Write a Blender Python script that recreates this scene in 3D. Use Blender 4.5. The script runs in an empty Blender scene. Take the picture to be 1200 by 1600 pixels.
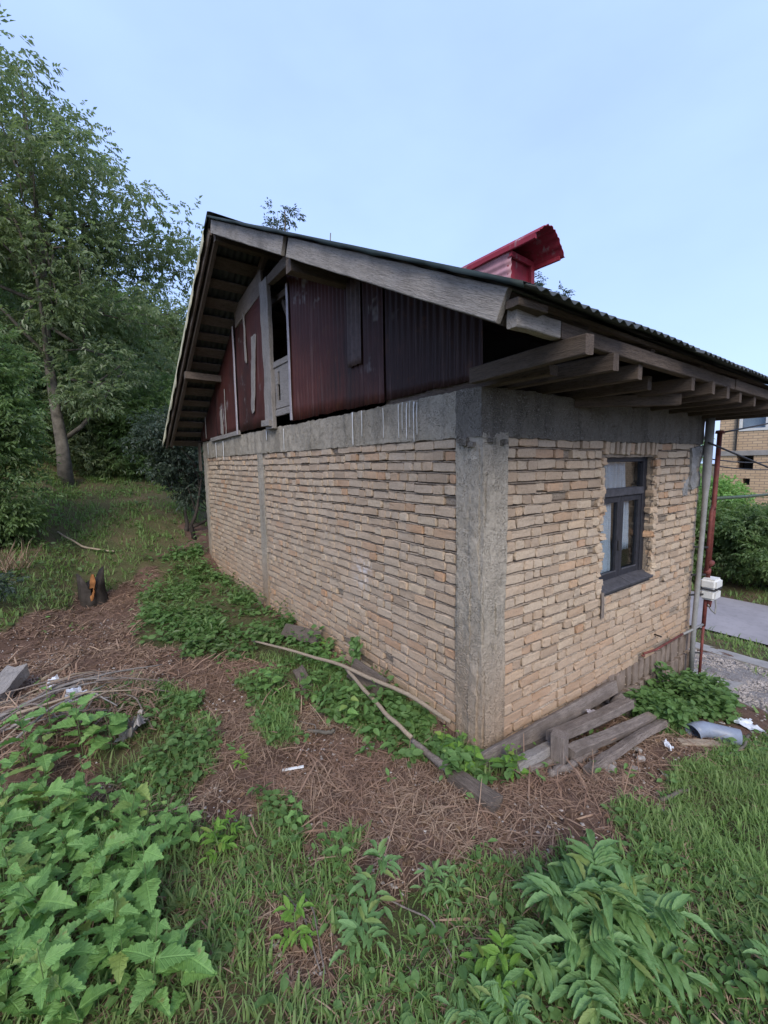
import bpy, bmesh, math, random
import numpy as np
from mathutils import Vector, Matrix

random.seed(7)
RNG = np.random.default_rng(7)
scene = bpy.context.scene
COL = scene.collection

# ------------------------------------------------------------------ camera
CAM = np.array([-2.0177, -1.7988, 1.8652])
YAW, PITCH, ROLL, FPX = 0.9504, 0.1105, -0.0160, 684.04
Fw = np.array([math.cos(YAW) * math.cos(PITCH), math.sin(YAW) * math.cos(PITCH), -math.sin(PITCH)])
R0 = np.array([math.sin(YAW), -math.cos(YAW), 0.0])
U0 = np.cross(R0, Fw)
Rt = math.cos(ROLL) * R0 + math.sin(ROLL) * U0
Up = -math.sin(ROLL) * R0 + math.cos(ROLL) * U0
cam_data = bpy.data.cameras.new('camera')
cam = bpy.data.objects.new('camera', cam_data)
COL.objects.link(cam)
cam.matrix_world = Matrix(((Rt[0], Up[0], -Fw[0], CAM[0]), (Rt[1], Up[1], -Fw[1], CAM[1]),
                           (Rt[2], Up[2], -Fw[2], CAM[2]), (0, 0, 0, 1)))
cam_data.sensor_fit = 'VERTICAL'
cam_data.sensor_height = 36.0
cam_data.lens = FPX / 1600.0 * 36.0
cam_data.clip_start = 0.02
cam_data.clip_end = 1000
scene.camera = cam

# ------------------------------------------------------------------ sky and sun
SUN_EL = math.radians(40)
SUN_AZ = np.array([-0.55, -0.835])
world = bpy.data.worlds.new('World')
scene.world = world
world.use_nodes = True
nt = world.node_tree
nt.nodes.clear()
wo = nt.nodes.new('ShaderNodeOutputWorld')
bg = nt.nodes.new('ShaderNodeBackground')
sky = nt.nodes.new('ShaderNodeTexSky')
sky.sky_type = 'NISHITA'
sky.sun_disc = False
sky.sun_elevation = SUN_EL
sky.sun_rotation = math.atan2(SUN_AZ[0], SUN_AZ[1])
sky.air_density = 1.0
sky.dust_density = 1.5
sky.ozone_density = 1.0
# a thin veil of high cloud over the whole dome
tc = nt.nodes.new('ShaderNodeTexCoord')
mp = nt.nodes.new('ShaderNodeMapping')
mp.inputs['Scale'].default_value = (1.2, 1.2, 2.6)
cn = nt.nodes.new('ShaderNodeTexNoise')
cn.inputs['Scale'].default_value = 1.6
cn.inputs['Detail'].default_value = 5
cn.inputs['Roughness'].default_value = 0.5
cr = nt.nodes.new('ShaderNodeMapRange')
cr.inputs['From Min'].default_value = 0.3
cr.inputs['From Max'].default_value = 0.7
cr.inputs['To Min'].default_value = 0.60
cr.inputs['To Max'].default_value = 0.80
mx = nt.nodes.new('ShaderNodeMixRGB')
mx.inputs['Color2'].default_value = (4.05, 5.6, 9.9, 1)
nt.links.new(tc.outputs['Generated'], mp.inputs['Vector'])
nt.links.new(mp.outputs['Vector'], cn.inputs['Vector'])
nt.links.new(cn.outputs['Fac'], cr.inputs['Value'])
nt.links.new(cr.outputs['Result'], mx.inputs['Fac'])
nt.links.new(sky.outputs['Color'], mx.inputs['Color1'])
nt.links.new(mx.outputs['Color'], bg.inputs['Color'])
bg.inputs['Strength'].default_value = 0.079
nt.links.new(bg.outputs['Background'], wo.inputs['Surface'])

sun_data = bpy.data.lights.new('sun', 'SUN')
sun_data.energy = 1.5
sun_data.angle = math.radians(32)
sun_data.color = (1.0, 0.94, 0.84)
sun = bpy.data.objects.new('sun', sun_data)
COL.objects.link(sun)
sd = Vector((SUN_AZ[0] * math.cos(SUN_EL), SUN_AZ[1] * math.cos(SUN_EL), math.sin(SUN_EL)))
sun.rotation_euler = sd.to_track_quat('Z', 'Y').to_euler()

scene.view_settings.view_transform = 'Standard'
scene.view_settings.look = 'None'
scene.view_settings.gamma = 1.0
scene.view_settings.use_curve_mapping = False
scene.view_settings.exposure = 1.14


# ------------------------------------------------------------------ numpy helpers
def ss(t):
    t = np.clip(t, 0, 1)
    return t * t * (3 - 2 * t)


def _hash(ix, iy, iz, seed):
    h = (ix.astype(np.int64) * 374761393 + iy.astype(np.int64) * 668265263 + iz.astype(np.int64) * 2147483647 + seed * 974711) & 0xffffffff
    h = ((h ^ (h >> 13)) * 1274126177) & 0xffffffff
    h = ((h ^ (h >> 16)) * 2246822519) & 0xffffffff
    return ((h ^ (h >> 15)) & 0xffff) / 65535.0


def vnoise(P, scale=1.0, seed=0):
    P = np.asarray(P, float) * scale
    if P.shape[-1] == 2:
        P = np.concatenate([P, np.zeros(P.shape[:-1] + (1,))], -1)
    I = np.floor(P).astype(np.int64)
    f = P - I
    f = f * f * (3 - 2 * f)
    x, y, z = I[..., 0], I[..., 1], I[..., 2]
    r = 0
    for dx in (0, 1):
        for dy in (0, 1):
            for dz in (0, 1):
                w = (f[..., 0] if dx else 1 - f[..., 0]) * (f[..., 1] if dy else 1 - f[..., 1]) * (f[..., 2] if dz else 1 - f[..., 2])
                r = r + w * _hash(x + dx, y + dy, z + dz, seed)
    return r * 2 - 1


def gz(x, y):
    """height of the ground"""
    x = np.asarray(x, float)
    y = np.asarray(y, float)
    z = -.145 * np.clip(x, 0, 6.2) * ss((x + .3) / 1.0)
    y0 = 5.3 + .5 * np.clip(x + 1, 0, 2.)
    z = z + .3 * np.clip(y - y0, 0, 14) * ss((9 - x) / 6)
    z = z + .28 * ss((-1.9 - x) / .7) * ss((y - 3.6) / 1.2)
    z = z + .16 * np.exp(-(((x + 2.15) / .55) ** 2 + ((y - 1.95) / .45) ** 2))
    return z


def gzf(x, y):
    return float(gz(x, y))


def mesh_np(name, V, Fa, smooth=False):
    """mesh from numpy arrays; Fa is one (M,k) array or a list of such arrays"""
    me = bpy.data.meshes.new(name)
    V = np.asarray(V, np.float32)
    fl = Fa if isinstance(Fa, list) else [Fa]
    fl = [np.asarray(f, np.int32) for f in fl if len(f)]
    me.vertices.add(len(V))
    me.vertices.foreach_set('co', V.ravel())
    nl = sum(f.size for f in fl)
    npoly = sum(len(f) for f in fl)
    me.loops.add(nl)
    me.loops.foreach_set('vertex_index', np.concatenate([f.ravel() for f in fl]))
    me.polygons.add(npoly)
    tot = np.concatenate([np.full(len(f), f.shape[1], np.int32) for f in fl])
    st = np.concatenate([[0], np.cumsum(tot)[:-1]]).astype(np.int32)
    me.polygons.foreach_set('loop_start', st)
    try:
        me.polygons.foreach_set('loop_total', tot)
    except Exception:
        pass
    me.polygons.foreach_set('use_smooth', np.full(npoly, bool(smooth)))
    me.update(calc_edges=True)
    return me


class MB:
    """collects pieces into one mesh"""
    def __init__(self):
        self.V = []
        self.q = []
        self.t = []
        self.n = 0

    def add(self, V, F):
        V = np.asarray(V, float)
        F = np.asarray(F, int)
        self.V.append(V)
        (self.q if F.shape[1] == 4 else self.t).append(F + self.n)
        self.n += len(V)
        return self

    def addm(self, V, Fs):
        V = np.asarray(V, float)
        self.V.append(V)
        for F in Fs:
            if len(F):
                F = np.asarray(F, int)
                (self.q if F.shape[1] == 4 else self.t).append(F + self.n)
        self.n += len(V)
        return self

    def mesh(self, name, smooth=False):
        fl = []
        if self.q:
            fl.append(np.concatenate(self.q))
        if self.t:
            fl.append(np.concatenate(self.t))
        return mesh_np(name, np.concatenate(self.V), fl, smooth)


def origin_of(p):
    o = Vector((0, 0, 0))
    while p is not None:
        o = o + Vector(p.location)
        p = p.parent
    return o


def link(name, me, mat=None, parent=None, loc=None, rot=None, label=None, cat=None, group=None, kind=None, world=True):
    o = bpy.data.objects.new(name, me)
    COL.objects.link(o)
    if me is not None and mat is not None and not me.materials:
        for m in (mat if isinstance(mat, (list, tuple)) else [mat]):
            me.materials.append(m)
    if loc is not None:
        o.location = loc
    if rot is not None:
        o.rotation_euler = rot
    if parent is not None:
        o.parent = parent
        if world:
            o.location = Vector(o.location) - origin_of(parent)
    tag(o, label, cat, group, kind)
    return o


def tag(o, label=None, cat=None, group=None, kind=None):
    for k, v in (('label', label), ('category', cat), ('group', group), ('kind', kind)):
        if v:
            o[k] = v
    return o


def empty(name, loc, label, cat, group=None):
    return link(name, None, loc=loc, label=label, cat=cat, group=group)


def box_vf(lo, hi):
    x0, y0, z0 = lo
    x1, y1, z1 = hi
    V = [(x0, y0, z0), (x1, y0, z0), (x1, y1, z0), (x0, y1, z0), (x0, y0, z1), (x1, y0, z1), (x1, y1, z1), (x0, y1, z1)]
    Fq = [(0, 3, 2, 1), (4, 5, 6, 7), (0, 1, 5, 4), (1, 2, 6, 5), (2, 3, 7, 6), (3, 0, 4, 7)]
    return np.array(V, float), np.array(Fq)


def grid_faces(nu, nv, off=0):
    i, j = np.meshgrid(np.arange(nu - 1), np.arange(nv - 1), indexing='ij')
    a = (i * nv + j).ravel() + off
    return np.stack([a, a + nv, a + nv + 1, a + 1], 1)


def rough_block(lo, hi, res=.03, amp=.004, sc=18, seed=1, lowamp=0.0):
    """box with subdivided, unevenly displaced faces (closed seams)"""
    lo = np.array(lo, float)
    hi = np.array(hi, float)
    mb = MB()
    for ax in range(3):
        u, v = [(1, 2), (2, 0), (0, 1)][ax]
        nu = max(2, int((hi[u] - lo[u]) / res) + 2)
        nv = max(2, int((hi[v] - lo[v]) / res) + 2)
        for side in (0, 1):
            U_, V_ = np.meshgrid(np.linspace(lo[u], hi[u], nu), np.linspace(lo[v], hi[v], nv), indexing='ij')
            P = np.zeros((nu * nv, 3))
            P[:, u] = U_.ravel()
            P[:, v] = V_.ravel()
            P[:, ax] = hi[ax] if side else lo[ax]
            Fq = grid_faces(nu, nv)
            if not side:
                Fq = Fq[:, ::-1]
            mb.add(P, Fq)
    P = np.concatenate(mb.V)
    Q = P.copy()
    for a in range(3):
        Q[:, a] += amp * vnoise(P, sc, seed + a) + .5 * amp * vnoise(P, sc * 2.7, seed + 5 + a) + lowamp * vnoise(P, 2.3, seed + 9 + a)
    mb.V = [Q]
    return mb


def tube(pts, rad, n=8, cap=True):
    pts = np.asarray(pts, float)
    m = len(pts)
    rad = np.broadcast_to(np.asarray(rad, float), (m,))
    T = np.gradient(pts, axis=0)
    T /= np.linalg.norm(T, axis=1, keepdims=True) + 1e-9
    ref = np.array([0, 0, 1.0]) if abs(T[0][2]) < .9 else np.array([1.0, 0, 0])
    V = []
    for k in range(m):
        a = np.cross(T[k], ref)
        a /= np.linalg.norm(a) + 1e-9
        b = np.cross(T[k], a)
        ref = np.cross(a, T[k])
        th = np.arange(n) * 2 * math.pi / n
        V.append(pts[k] + rad[k] * (np.cos(th)[:, None] * a + np.sin(th)[:, None] * b))
    V = np.concatenate(V)
    Fq = []
    for k in range(m - 1):
        for j in range(n):
            Fq.append((k * n + j, k * n + (j + 1) % n, (k + 1) * n + (j + 1) % n, (k + 1) * n + j))
    Ft = []
    if cap:
        V = np.concatenate([V, pts[:1], pts[-1:]])
        c0, c1 = m * n, m * n + 1
        for j in range(n):
            Ft.append((c0, (j + 1) % n, j))
            Ft.append((c1, (m - 1) * n + j, (m - 1) * n + (j + 1) % n))
    return V, [np.array(Fq), np.array(Ft)] if Ft else [np.array(Fq)]


def tube_mesh(name, pts, rad, n=8, smooth=True):
    return MB().addm(*tube(pts, rad, n)).mesh(name, smooth)


def frame_mat(p0, p1, up=(0, 0, 1)):
    p0 = Vector(p0)
    d = (Vector(p1) - p0)
    L = d.length
    d.normalize()
    u = Vector(up)
    s = u.cross(d)
    if s.length < 1e-4:
        s = Vector((0, 1, 0)).cross(d)
    s.normalize()
    u = d.cross(s)
    M = Matrix(((d.x, s.x, u.x, p0.x), (d.y, s.y, u.y, p0.y), (d.z, s.z, u.z, p0.z), (0, 0, 0, 1)))
    return M, L


_pk = [0]


def plank(name, p0, p1, w, t, mat, parent=None, up=(0, 0, 1), jit=.0025, segs=9, cham=.004, bow=0.0, taper=0.0, split=0.0, **kw):
    """a worn board: local x along its length, y its width, z its thickness; p0-p1 is the centre line"""
    _pk[0] += 1
    sd_ = _pk[0] * 13
    M, L = frame_mat(p0, p1, up)
    c = min(cham, t * .3, w * .3)
    prof = np.array([(-w / 2 + c, -t / 2), (0, -t / 2), (w / 2 - c, -t / 2), (w / 2, -t / 2 + c), (w / 2, t / 2 - c), (w / 2 - c, t / 2), (0, t / 2), (-w / 2 + c, t / 2), (-w / 2, t / 2 - c), (-w / 2, -t / 2 + c)])
    n = len(prof)
    V = []
    for k in range(segs + 1):
        s = k / segs
        q = prof * np.array([1 - taper * s, 1])
        P = np.zeros((n, 3))
        P[:, 0] = s * L
        P[:, 1:] = q
        if k in (0, segs):
            P[:, 0] += (split + jit) * vnoise(np.stack([q[:, 0] * 60, q[:, 1] * 60, np.full(n, k * 3.1)], 1), 1, sd_)
        P[:, 2] += bow * 4 * s * (1 - s)
        V.append(P)
    V = np.concatenate(V)
    for a in (1, 2):
        V[:, a] += jit * vnoise(V, 9, sd_ + a) + .5 * jit * vnoise(V * np.array([.35, 1, 1]), 40, sd_ + 4 + a)
    Fq = []
    for k in range(segs):
        for j in range(n):
            Fq.append((k * n + j, (k + 1) * n + j, (k + 1) * n + (j + 1) % n, k * n + (j + 1) % n))
    V = np.concatenate([V, [[0, V[:n, 1].mean(), V[:n, 2].mean()], [L, V[-n:, 1].mean(), V[-n:, 2].mean()]]])
    c0, c1 = len(V) - 2, len(V) - 1
    Ft = [(c0, j, (j + 1) % n) for j in range(n)] + [(c1, segs * n + (j + 1) % n, segs * n + j) for j in range(n)]
    me = MB().addm(V, [np.array(Fq), np.array(Ft)]).mesh(name)
    o = link(name, me, mat, parent, world=False, **kw)
    if parent is not None:
        M = Matrix.Translation(-origin_of(parent)) @ M
    o.matrix_basis = M
    return o


def solid(o, t, off=0):
    m = o.modifiers.new('thickness', 'SOLIDIFY')
    m.thickness = t
    m.offset = off
    return o


# ------------------------------------------------------------------ materials
def new_mat(name):
    m = bpy.data.materials.new(name)
    m.use_nodes = True
    t = m.node_tree
    t.nodes.clear()
    out = t.nodes.new('ShaderNodeOutputMaterial')
    b = t.nodes.new('ShaderNodeBsdfPrincipled')
    t.links.new(b.outputs['BSDF'], out.inputs['Surface'])
    return m, t, b, out


def nd(t, typ, **kw):
    n = t.nodes.new(typ)
    for k, v in kw.items():
        if k in n.inputs:
            n.inputs[k].default_value = v
        else:
            setattr(n, k, v)
    return n


def noise(t, vec, scale, detail=4, rough=.55, dist=0):
    n = nd(t, 'ShaderNodeTexNoise', Scale=scale, Detail=detail, Roughness=rough, Distortion=dist)
    if vec is not None:
        t.links.new(vec, n.inputs['Vector'])
    return n.outputs['Fac']


def rng(t, val, a, b, lo=0., hi=1.):
    n = nd(t, 'ShaderNodeMapRange')
    n.inputs['From Min'].default_value = a
    n.inputs['From Max'].default_value = b
    n.inputs['To Min'].default_value = lo
    n.inputs['To Max'].default_value = hi
    t.links.new(val, n.inputs['Value'])
    return n.outputs['Result']


def mix(t, fac, a, b, mode='MIX'):
    n = nd(t, 'ShaderNodeMixRGB', blend_type=mode)
    for k, v in (('Fac', fac), ('Color1', a), ('Color2', b)):
        if isinstance(v, bpy.types.NodeSocket):
            t.links.new(v, n.inputs[k])
        elif k == 'Fac':
            n.inputs[k].default_value = v
        else:
            n.inputs[k].default_value = (v[0], v[1], v[2], 1)
    return n.outputs['Color']


def math_n(t, op, a, b=None, clamp=False):
    n = nd(t, 'ShaderNodeMath', operation=op)
    n.use_clamp = clamp
    for i, v in enumerate((a, b)):
        if v is None:
            continue
        if isinstance(v, bpy.types.NodeSocket):
            t.links.new(v, n.inputs[i])
        else:
            n.inputs[i].default_value = v
    return n.outputs[0]


def bump(t, b, h, strength=.4, dist=.01):
    n = nd(t, 'ShaderNodeBump', Strength=strength, Distance=dist)
    t.links.new(h, n.inputs['Height'])
    t.links.new(n.outputs['Normal'], b.inputs['Normal'])


def pos(t):
    return nd(t, 'ShaderNodeNewGeometry').outputs['Position']


def objc(t, scale=(1, 1, 1)):
    c = nd(t, 'ShaderNodeTexCoord')
    m = nd(t, 'ShaderNodeMapping')
    m.inputs['Scale'].default_value = scale
    t.links.new(c.outputs['Object'], m.inputs['Vector'])
    return m.outputs['Vector']


def rand_id(t):
    """one random number for each object and each loose piece"""
    a = nd(t, 'ShaderNodeObjectInfo').outputs['Random']
    b = nd(t, 'ShaderNodeNewGeometry').outputs['Random Per Island']
    s = math_n(t, 'ADD', a, b)
    return math_n(t, 'FRACT', s)


def col_link(t, b, c):
    t.links.new(c, b.inputs['Base Color'])


def mat_brick():
    m, t, b, o = new_mat('pale_clay_brick')
    r = rand_id(t)
    p = pos(t)
    n1 = noise(t, p, 1.1, 3)
    n2 = noise(t, p, 55, 5, .7)
    n3 = noise(t, p, 9, 4, .6)
    ramp = nd(t, 'ShaderNodeValToRGB')
    e = ramp.color_ramp.elements
    e[0].position = 0
    e[0].color = (.33, .245, .175, 1)
    e[1].position = 1
    e[1].color = (.56, .44, .31, 1)
    for ps, c in ((.15, (.45, .345, .25, 1)), (.35, (.52, .415, .305, 1)), (.55, (.44, .35, .265, 1)), (.72, (.50, .37, .26, 1)), (.84, (.40, .29, .20, 1)), (.92, (.45, .26, .15, 1))):
        q = e.new(ps)
        q.color = c
    t.links.new(r, ramp.inputs['Fac'])
    c = mix(t, rng(t, n1, .35, .65, 0, .3), ramp.outputs['Color'], (.48, .38, .30))
    c = mix(t, rng(t, n3, .4, .7, 0, .4), c, (.37, .29, .22), 'MIX')
    c = mix(t, rng(t, n2, .45, .72, 0, .5), c, (.28, .20, .14))
    # pale lime smear on a patch of the gable wall
    sub = nd(t, 'ShaderNodeVectorMath', operation='DISTANCE')
    sub.inputs[1].default_value = (0, 1.36, .93)
    t.links.new(p, sub.inputs[0])
    smear = math_n(t, 'MULTIPLY', rng(t, sub.outputs['Value'], .05, .2, 1, 0), rng(t, noise(t, p, 14, 4), .42, .6, 0, .7))
    c = mix(t, smear, c, (.6, .58, .58))
    lime = math_n(t, 'MULTIPLY', rng(t, noise(t, p, 2.2, 5, .7), .56, .75, 0, .5), rng(t, n2, .3, .6))
    c = mix(t, lime, c, (.55, .49, .42))
    # earth splashed up from the soil onto the lowest courses
    sx = nd(t, 'ShaderNodeSeparateXYZ')
    t.links.new(p, sx.inputs[0])
    lowm = math_n(t, 'MULTIPLY', rng(t, sx.outputs['Z'], .05, .75, 1, 0), rng(t, noise(t, p, 3.1, 4), .3, .6, .3, 1))
    c = mix(t, math_n(t, 'MULTIPLY', lowm, .6), c, (.38, .235, .145))
    col_link(t, b, c)
    b.inputs['Roughness'].default_value = .95
    b.inputs['Specular IOR Level'].default_value = .15
    c = mix(t, rng(t, noise(t, p, 130, 3, .6), .6, .7, 0, .6), c, (.13, .095, .07))
    c = mix(t, 1.0, c, (1.0, .995, .98), 'MULTIPLY')
    col_link(t, b, c)
    bump(t, b, math_n(t, 'ADD', n2, n3), .9, .008)
    return m


def mat_mortar():
    m, t, b, o = new_mat('rough_mortar')
    p = pos(t)
    n2 = noise(t, p, 80, 5, .75)
    n1 = noise(t, p, 2.2, 4)
    c = mix(t, rng(t, n1, .35, .65), (.31, .245, .185), (.43, .35, .27))
    c = mix(t, rng(t, n2, .42, .66, 0, .8), c, (.13, .10, .078))
    col_link(t, b, c)
    b.inputs['Roughness'].default_value = .97
    b.inputs['Specular IOR Level'].default_value = .1
    bump(t, b, n2, .8, .012)
    return m


def mat_concrete(name, c1=(.21, .20, .185), c2=(.30, .285, .26), pits=.3, earth=True):
    m, t, b, o = new_mat(name)
    p = pos(t)
    n1 = noise(t, p, 1.7, 5, .6)
    n2 = noise(t, p, 42, 5, .7)
    v = nd(t, 'ShaderNodeTexVoronoi', Scale=95.0)
    t.links.new(p, v.inputs['Vector'])
    v2 = nd(t, 'ShaderNodeTexVoronoi', Scale=33.0)
    t.links.new(p, v2.inputs['Vector'])
    c = mix(t, rng(t, n1, .3, .7), c1, c2)
    c = mix(t, rng(t, n2, .4, .75, 0, .55), c, tuple(k * .55 for k in c1))
    stre = nd(t, 'ShaderNodeMapping')
    stre.inputs['Scale'].default_value = (1, 1, .16)
    t.links.new(p, stre.inputs['Vector'])
    rough_zone = rng(t, noise(t, stre.outputs['Vector'], 7, 3, .5), .5, .62, 0, .75)
    c = mix(t, math_n(t, 'MULTIPLY', rng(t, v.outputs['Distance'], .25, .6, 0, pits), rough_zone), c, tuple(k * .45 for k in c1))
    c = mix(t, math_n(t, 'MULTIPLY', rng(t, v2.outputs['Distance'], .1, .28, .45, 0), rough_zone), c, (.42, .40, .37))
    sp = noise(t, p, 150, 2, .5)
    zone2 = rng(t, noise(t, p, 9, 4, .65), .42, .6, .12, 1)
    c = mix(t, math_n(t, 'MULTIPLY', rng(t, sp, .58, .66, 0, .6), zone2), c, tuple(k * .28 for k in c1))
    c = mix(t, math_n(t, 'MULTIPLY', rng(t, sp, .42, .36, 0, .35), zone2), c, (.50, .47, .42))
    if earth:
        sx = nd(t, 'ShaderNodeSeparateXYZ')
        t.links.new(p, sx.inputs[0])
        lowm = math_n(t, 'MULTIPLY', rng(t, sx.outputs['Z'], .1, .9, .85, 0), rng(t, n1, .25, .6, .5, 1))
        c = mix(t, lowm, c, (.33, .225, .145))
    col_link(t, b, c)
    b.inputs['Roughness'].default_value = .95
    b.inputs['Specular IOR Level'].default_value = .15
    h = math_n(t, 'ADD', n2, math_n(t, 'MULTIPLY', v.outputs['Distance'], math_n(t, 'MULTIPLY', rough_zone, 1.3)))
    h = math_n(t, 'SUBTRACT', h, math_n(t, 'MULTIPLY', math_n(t, 'MULTIPLY', rng(t, sp, .55, .65), zone2), 1.5))
    bump(t, b, h, .9, .012)
    return m


def mat_wood(name, c1, c2, dark=(.06, .05, .045), rough=.85, grain=1.0, stain=.5):
    m, t, b, o = new_mat(name)
    v = objc(t, (2.2, 26, 26))
    r = nd(t, 'ShaderNodeObjectInfo').outputs['Random']
    comb = nd(t, 'ShaderNodeVectorMath', operation='ADD')
    cc = nd(t, 'ShaderNodeCombineXYZ')
    rs = math_n(t, 'MULTIPLY', r, 37.0)
    for k in range(3):
        t.links.new(rs, cc.inputs[k])
    t.links.new(v, comb.inputs[0])
    t.links.new(cc.outputs[0], comb.inputs[1])
    vv = comb.outputs[0]
    g = noise(t, vv, 2.2, 6, .65, .6)
    g2 = noise(t, vv, 9, 4, .7)
    p = pos(t)
    blot = noise(t, p, 5, 4, .6)
    c = mix(t, rng(t, g, .3, .7), c1, c2)
    c = mix(t, rng(t, g2, .52, .68, 0, .8 * grain), c, dark)
    crk = noise(t, vv, 4.5, 3, .5, .3)
    c = mix(t, rng(t, math_n(t, 'ABSOLUTE', math_n(t, 'SUBTRACT', crk, .5)), .0, .016, .85 * grain, 0), c, tuple(k * .6 for k in dark))
    c = mix(t, rng(t, blot, .48, .72, 0, stain), c, tuple(k * .45 for k in c1))
    c = mix(t, math_n(t, 'MULTIPLY', r, .35), c, tuple(k * .6 for k in c2))
    col_link(t, b, c)
    b.inputs['Roughness'].default_value = rough
    b.inputs['Specular IOR Level'].default_value = .2
    bump(t, b, math_n(t, 'ADD', g, g2), .8, .009)
    return m


def mat_redmetal(name='red_painted_sheet', base=(.056, .0155, .012), fade=.6):
    m, t, b, o = new_mat(name)
    p = pos(t)
    mp_ = nd(t, 'ShaderNodeMapping')
    mp_.inputs['Scale'].default_value = (30, 30, 1.1)
    t.links.new(p, mp_.inputs['Vector'])
    st = noise(t, mp_.outputs['Vector'], 1.0, 5, .6)
    n = noise(t, p, 3.5, 5, .6)
    n2 = noise(t, p, 60, 4, .7)
    c = mix(t, rng(t, n, .3, .7), base, tuple(k * 1.45 for k in base))
    c = mix(t, rng(t, st, .56, .74, 0, fade), c, (.19, .12, .11))
    c = mix(t, rng(t, n2, .6, .75, 0, .4), c, (.03, .014, .012))
    c = mix(t, math_n(t, 'MULTIPLY', rng(t, noise(t, p, 1.1, 4, .6), .45, .65), rng(t, st, .3, .6)), c, (.022, .011, .010))
    c = mix(t, rng(t, noise(t, p, 7, 5, .7), .58, .72, 0, .6), c, (.085, .034, .017))
    w = math_n(t, 'MULTIPLY', rng(t, noise(t, p, 1.6, 4, .7), .6, .68), rng(t, st, .45, .55))
    c = mix(t, w, c, (.27, .25, .245))
    col_link(t, b, c)
    b.inputs['Roughness'].default_value = .6
    b.inputs['Specular IOR Level'].default_value = .3
    bump(t, b, n2, .15, .003)
    return m


def mat_simple(name, col, rough=.8, var=.25, scale=12, spec=.3, metal=0., bumps=.2):
    m, t, b, o = new_mat(name)
    p = pos(t)
    n = noise(t, p, scale, 5, .6)
    n2 = noise(t, p, scale * 6, 4, .65)
    c = mix(t, rng(t, n, .3, .7), tuple(k * (1 - var) for k in col), tuple(min(1, k * (1 + var)) for k in col))
    c = mix(t, rng(t, n2, .5, .75, 0, .35), c, tuple(k * .5 for k in col))
    col_link(t, b, c)
    b.inputs['Roughness'].default_value = rough
    b.inputs['Specular IOR Level'].default_value = spec
    b.inputs['Metallic'].default_value = metal
    if bumps:
        bump(t, b, n2, bumps, .004)
    return m


def mat_leaf(name, c1, c2, c3=None, trans=.35, rough=.55, spec=.25, vein=False):
    m, t, b, out = new_mat(name)
    r = rand_id(t)
    p = pos(t)
    n = noise(t, p, 1.3, 3)
    c = mix(t, r, c1, c2)
    if c3:
        c = mix(t, rng(t, n, .42, .68), c, c3)
    n3 = noise(t, p, 70, 3, .6)
    c = mix(t, rng(t, n3, .4, .7, 0, .35), c, tuple(k * .6 for k in c1))
    col_link(t, b, c)
    b.inputs['Roughness'].default_value = rough
    b.inputs['Specular IOR Level'].default_value = spec
    tr = nd(t, 'ShaderNodeBsdfTranslucent')
    ct = mix(t, .5, c, (c2[0] * 1.3, c2[1] * 1.5, c2[2] * .7))
    t.links.new(ct, tr.inputs['Color'])
    ms = nd(t, 'ShaderNodeMixShader')
    ms.inputs['Fac'].default_value = trans
    t.links.new(b.outputs['BSDF'], ms.inputs[1])
    t.links.new(tr.outputs['BSDF'], ms.inputs[2])
    t.links.new(ms.outputs['Shader'], out.inputs['Surface'])
    if vein:
        uvn = nd(t, 'ShaderNodeUVMap', uv_map='leaf')
        sx = nd(t, 'ShaderNodeSeparateXYZ')
        t.links.new(uvn.outputs['UV'], sx.inputs[0])
        av = math_n(t, 'ABSOLUTE', sx.outputs['Y'])
        ph = math_n(t, 'MULTIPLY', math_n(t, 'SUBTRACT', sx.outputs['X'], math_n(t, 'MULTIPLY', av, .75)), 44.0)
        lat = rng(t, math_n(t, 'SINE', ph), .72, 1.0)
        mid = rng(t, av, .012, .04, 1, 0)
        vn = math_n(t, 'MAXIMUM', lat, mid)
        c = mix(t, math_n(t, 'MULTIPLY', vn, .30), c, tuple(min(1, k * 1.5) for k in c2))
        sp = noise(t, p, 26, 3, .6)
        c = mix(t, rng(t, sp, .66, .72, 0, .7), c, (.20, .17, .06))
        yl = math_n(t, 'MULTIPLY', rng(t, r, .88, .95), .6)
        c = mix(t, yl, c, (.26, .28, .07))
        col_link(t, b, c)
        bump(t, b, math_n(t, 'SUBTRACT', n3, math_n(t, 'MULTIPLY', vn, 1.2)), .5, .004)
    return m


def mat_glass(name='window_glass'):
    m, t, b, out = new_mat(name)
    gl = nd(t, 'ShaderNodeBsdfGlossy', Roughness=.02)
    gl.inputs['Color'].default_value = (.95, .97, 1, 1)
    tr = nd(t, 'ShaderNodeBsdfTransparent')
    tr.inputs['Color'].default_value = (.82, .86, .88, 1)
    fr = nd(t, 'ShaderNodeLayerWeight', Blend=.5)
    f = rng(t, math_n(t, 'POWER', fr.outputs['Facing'], 4.5), 0, 1, .05, .9)
    ms = nd(t, 'ShaderNodeMixShader')
    t.links.new(f, ms.inputs['Fac'])
    t.links.new(tr.outputs['BSDF'], ms.inputs[1])
    t.links.new(gl.outputs['BSDF'], ms.inputs[2])
    t.links.new(ms.outputs['Shader'], out.inputs['Surface'])
    return m


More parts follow.
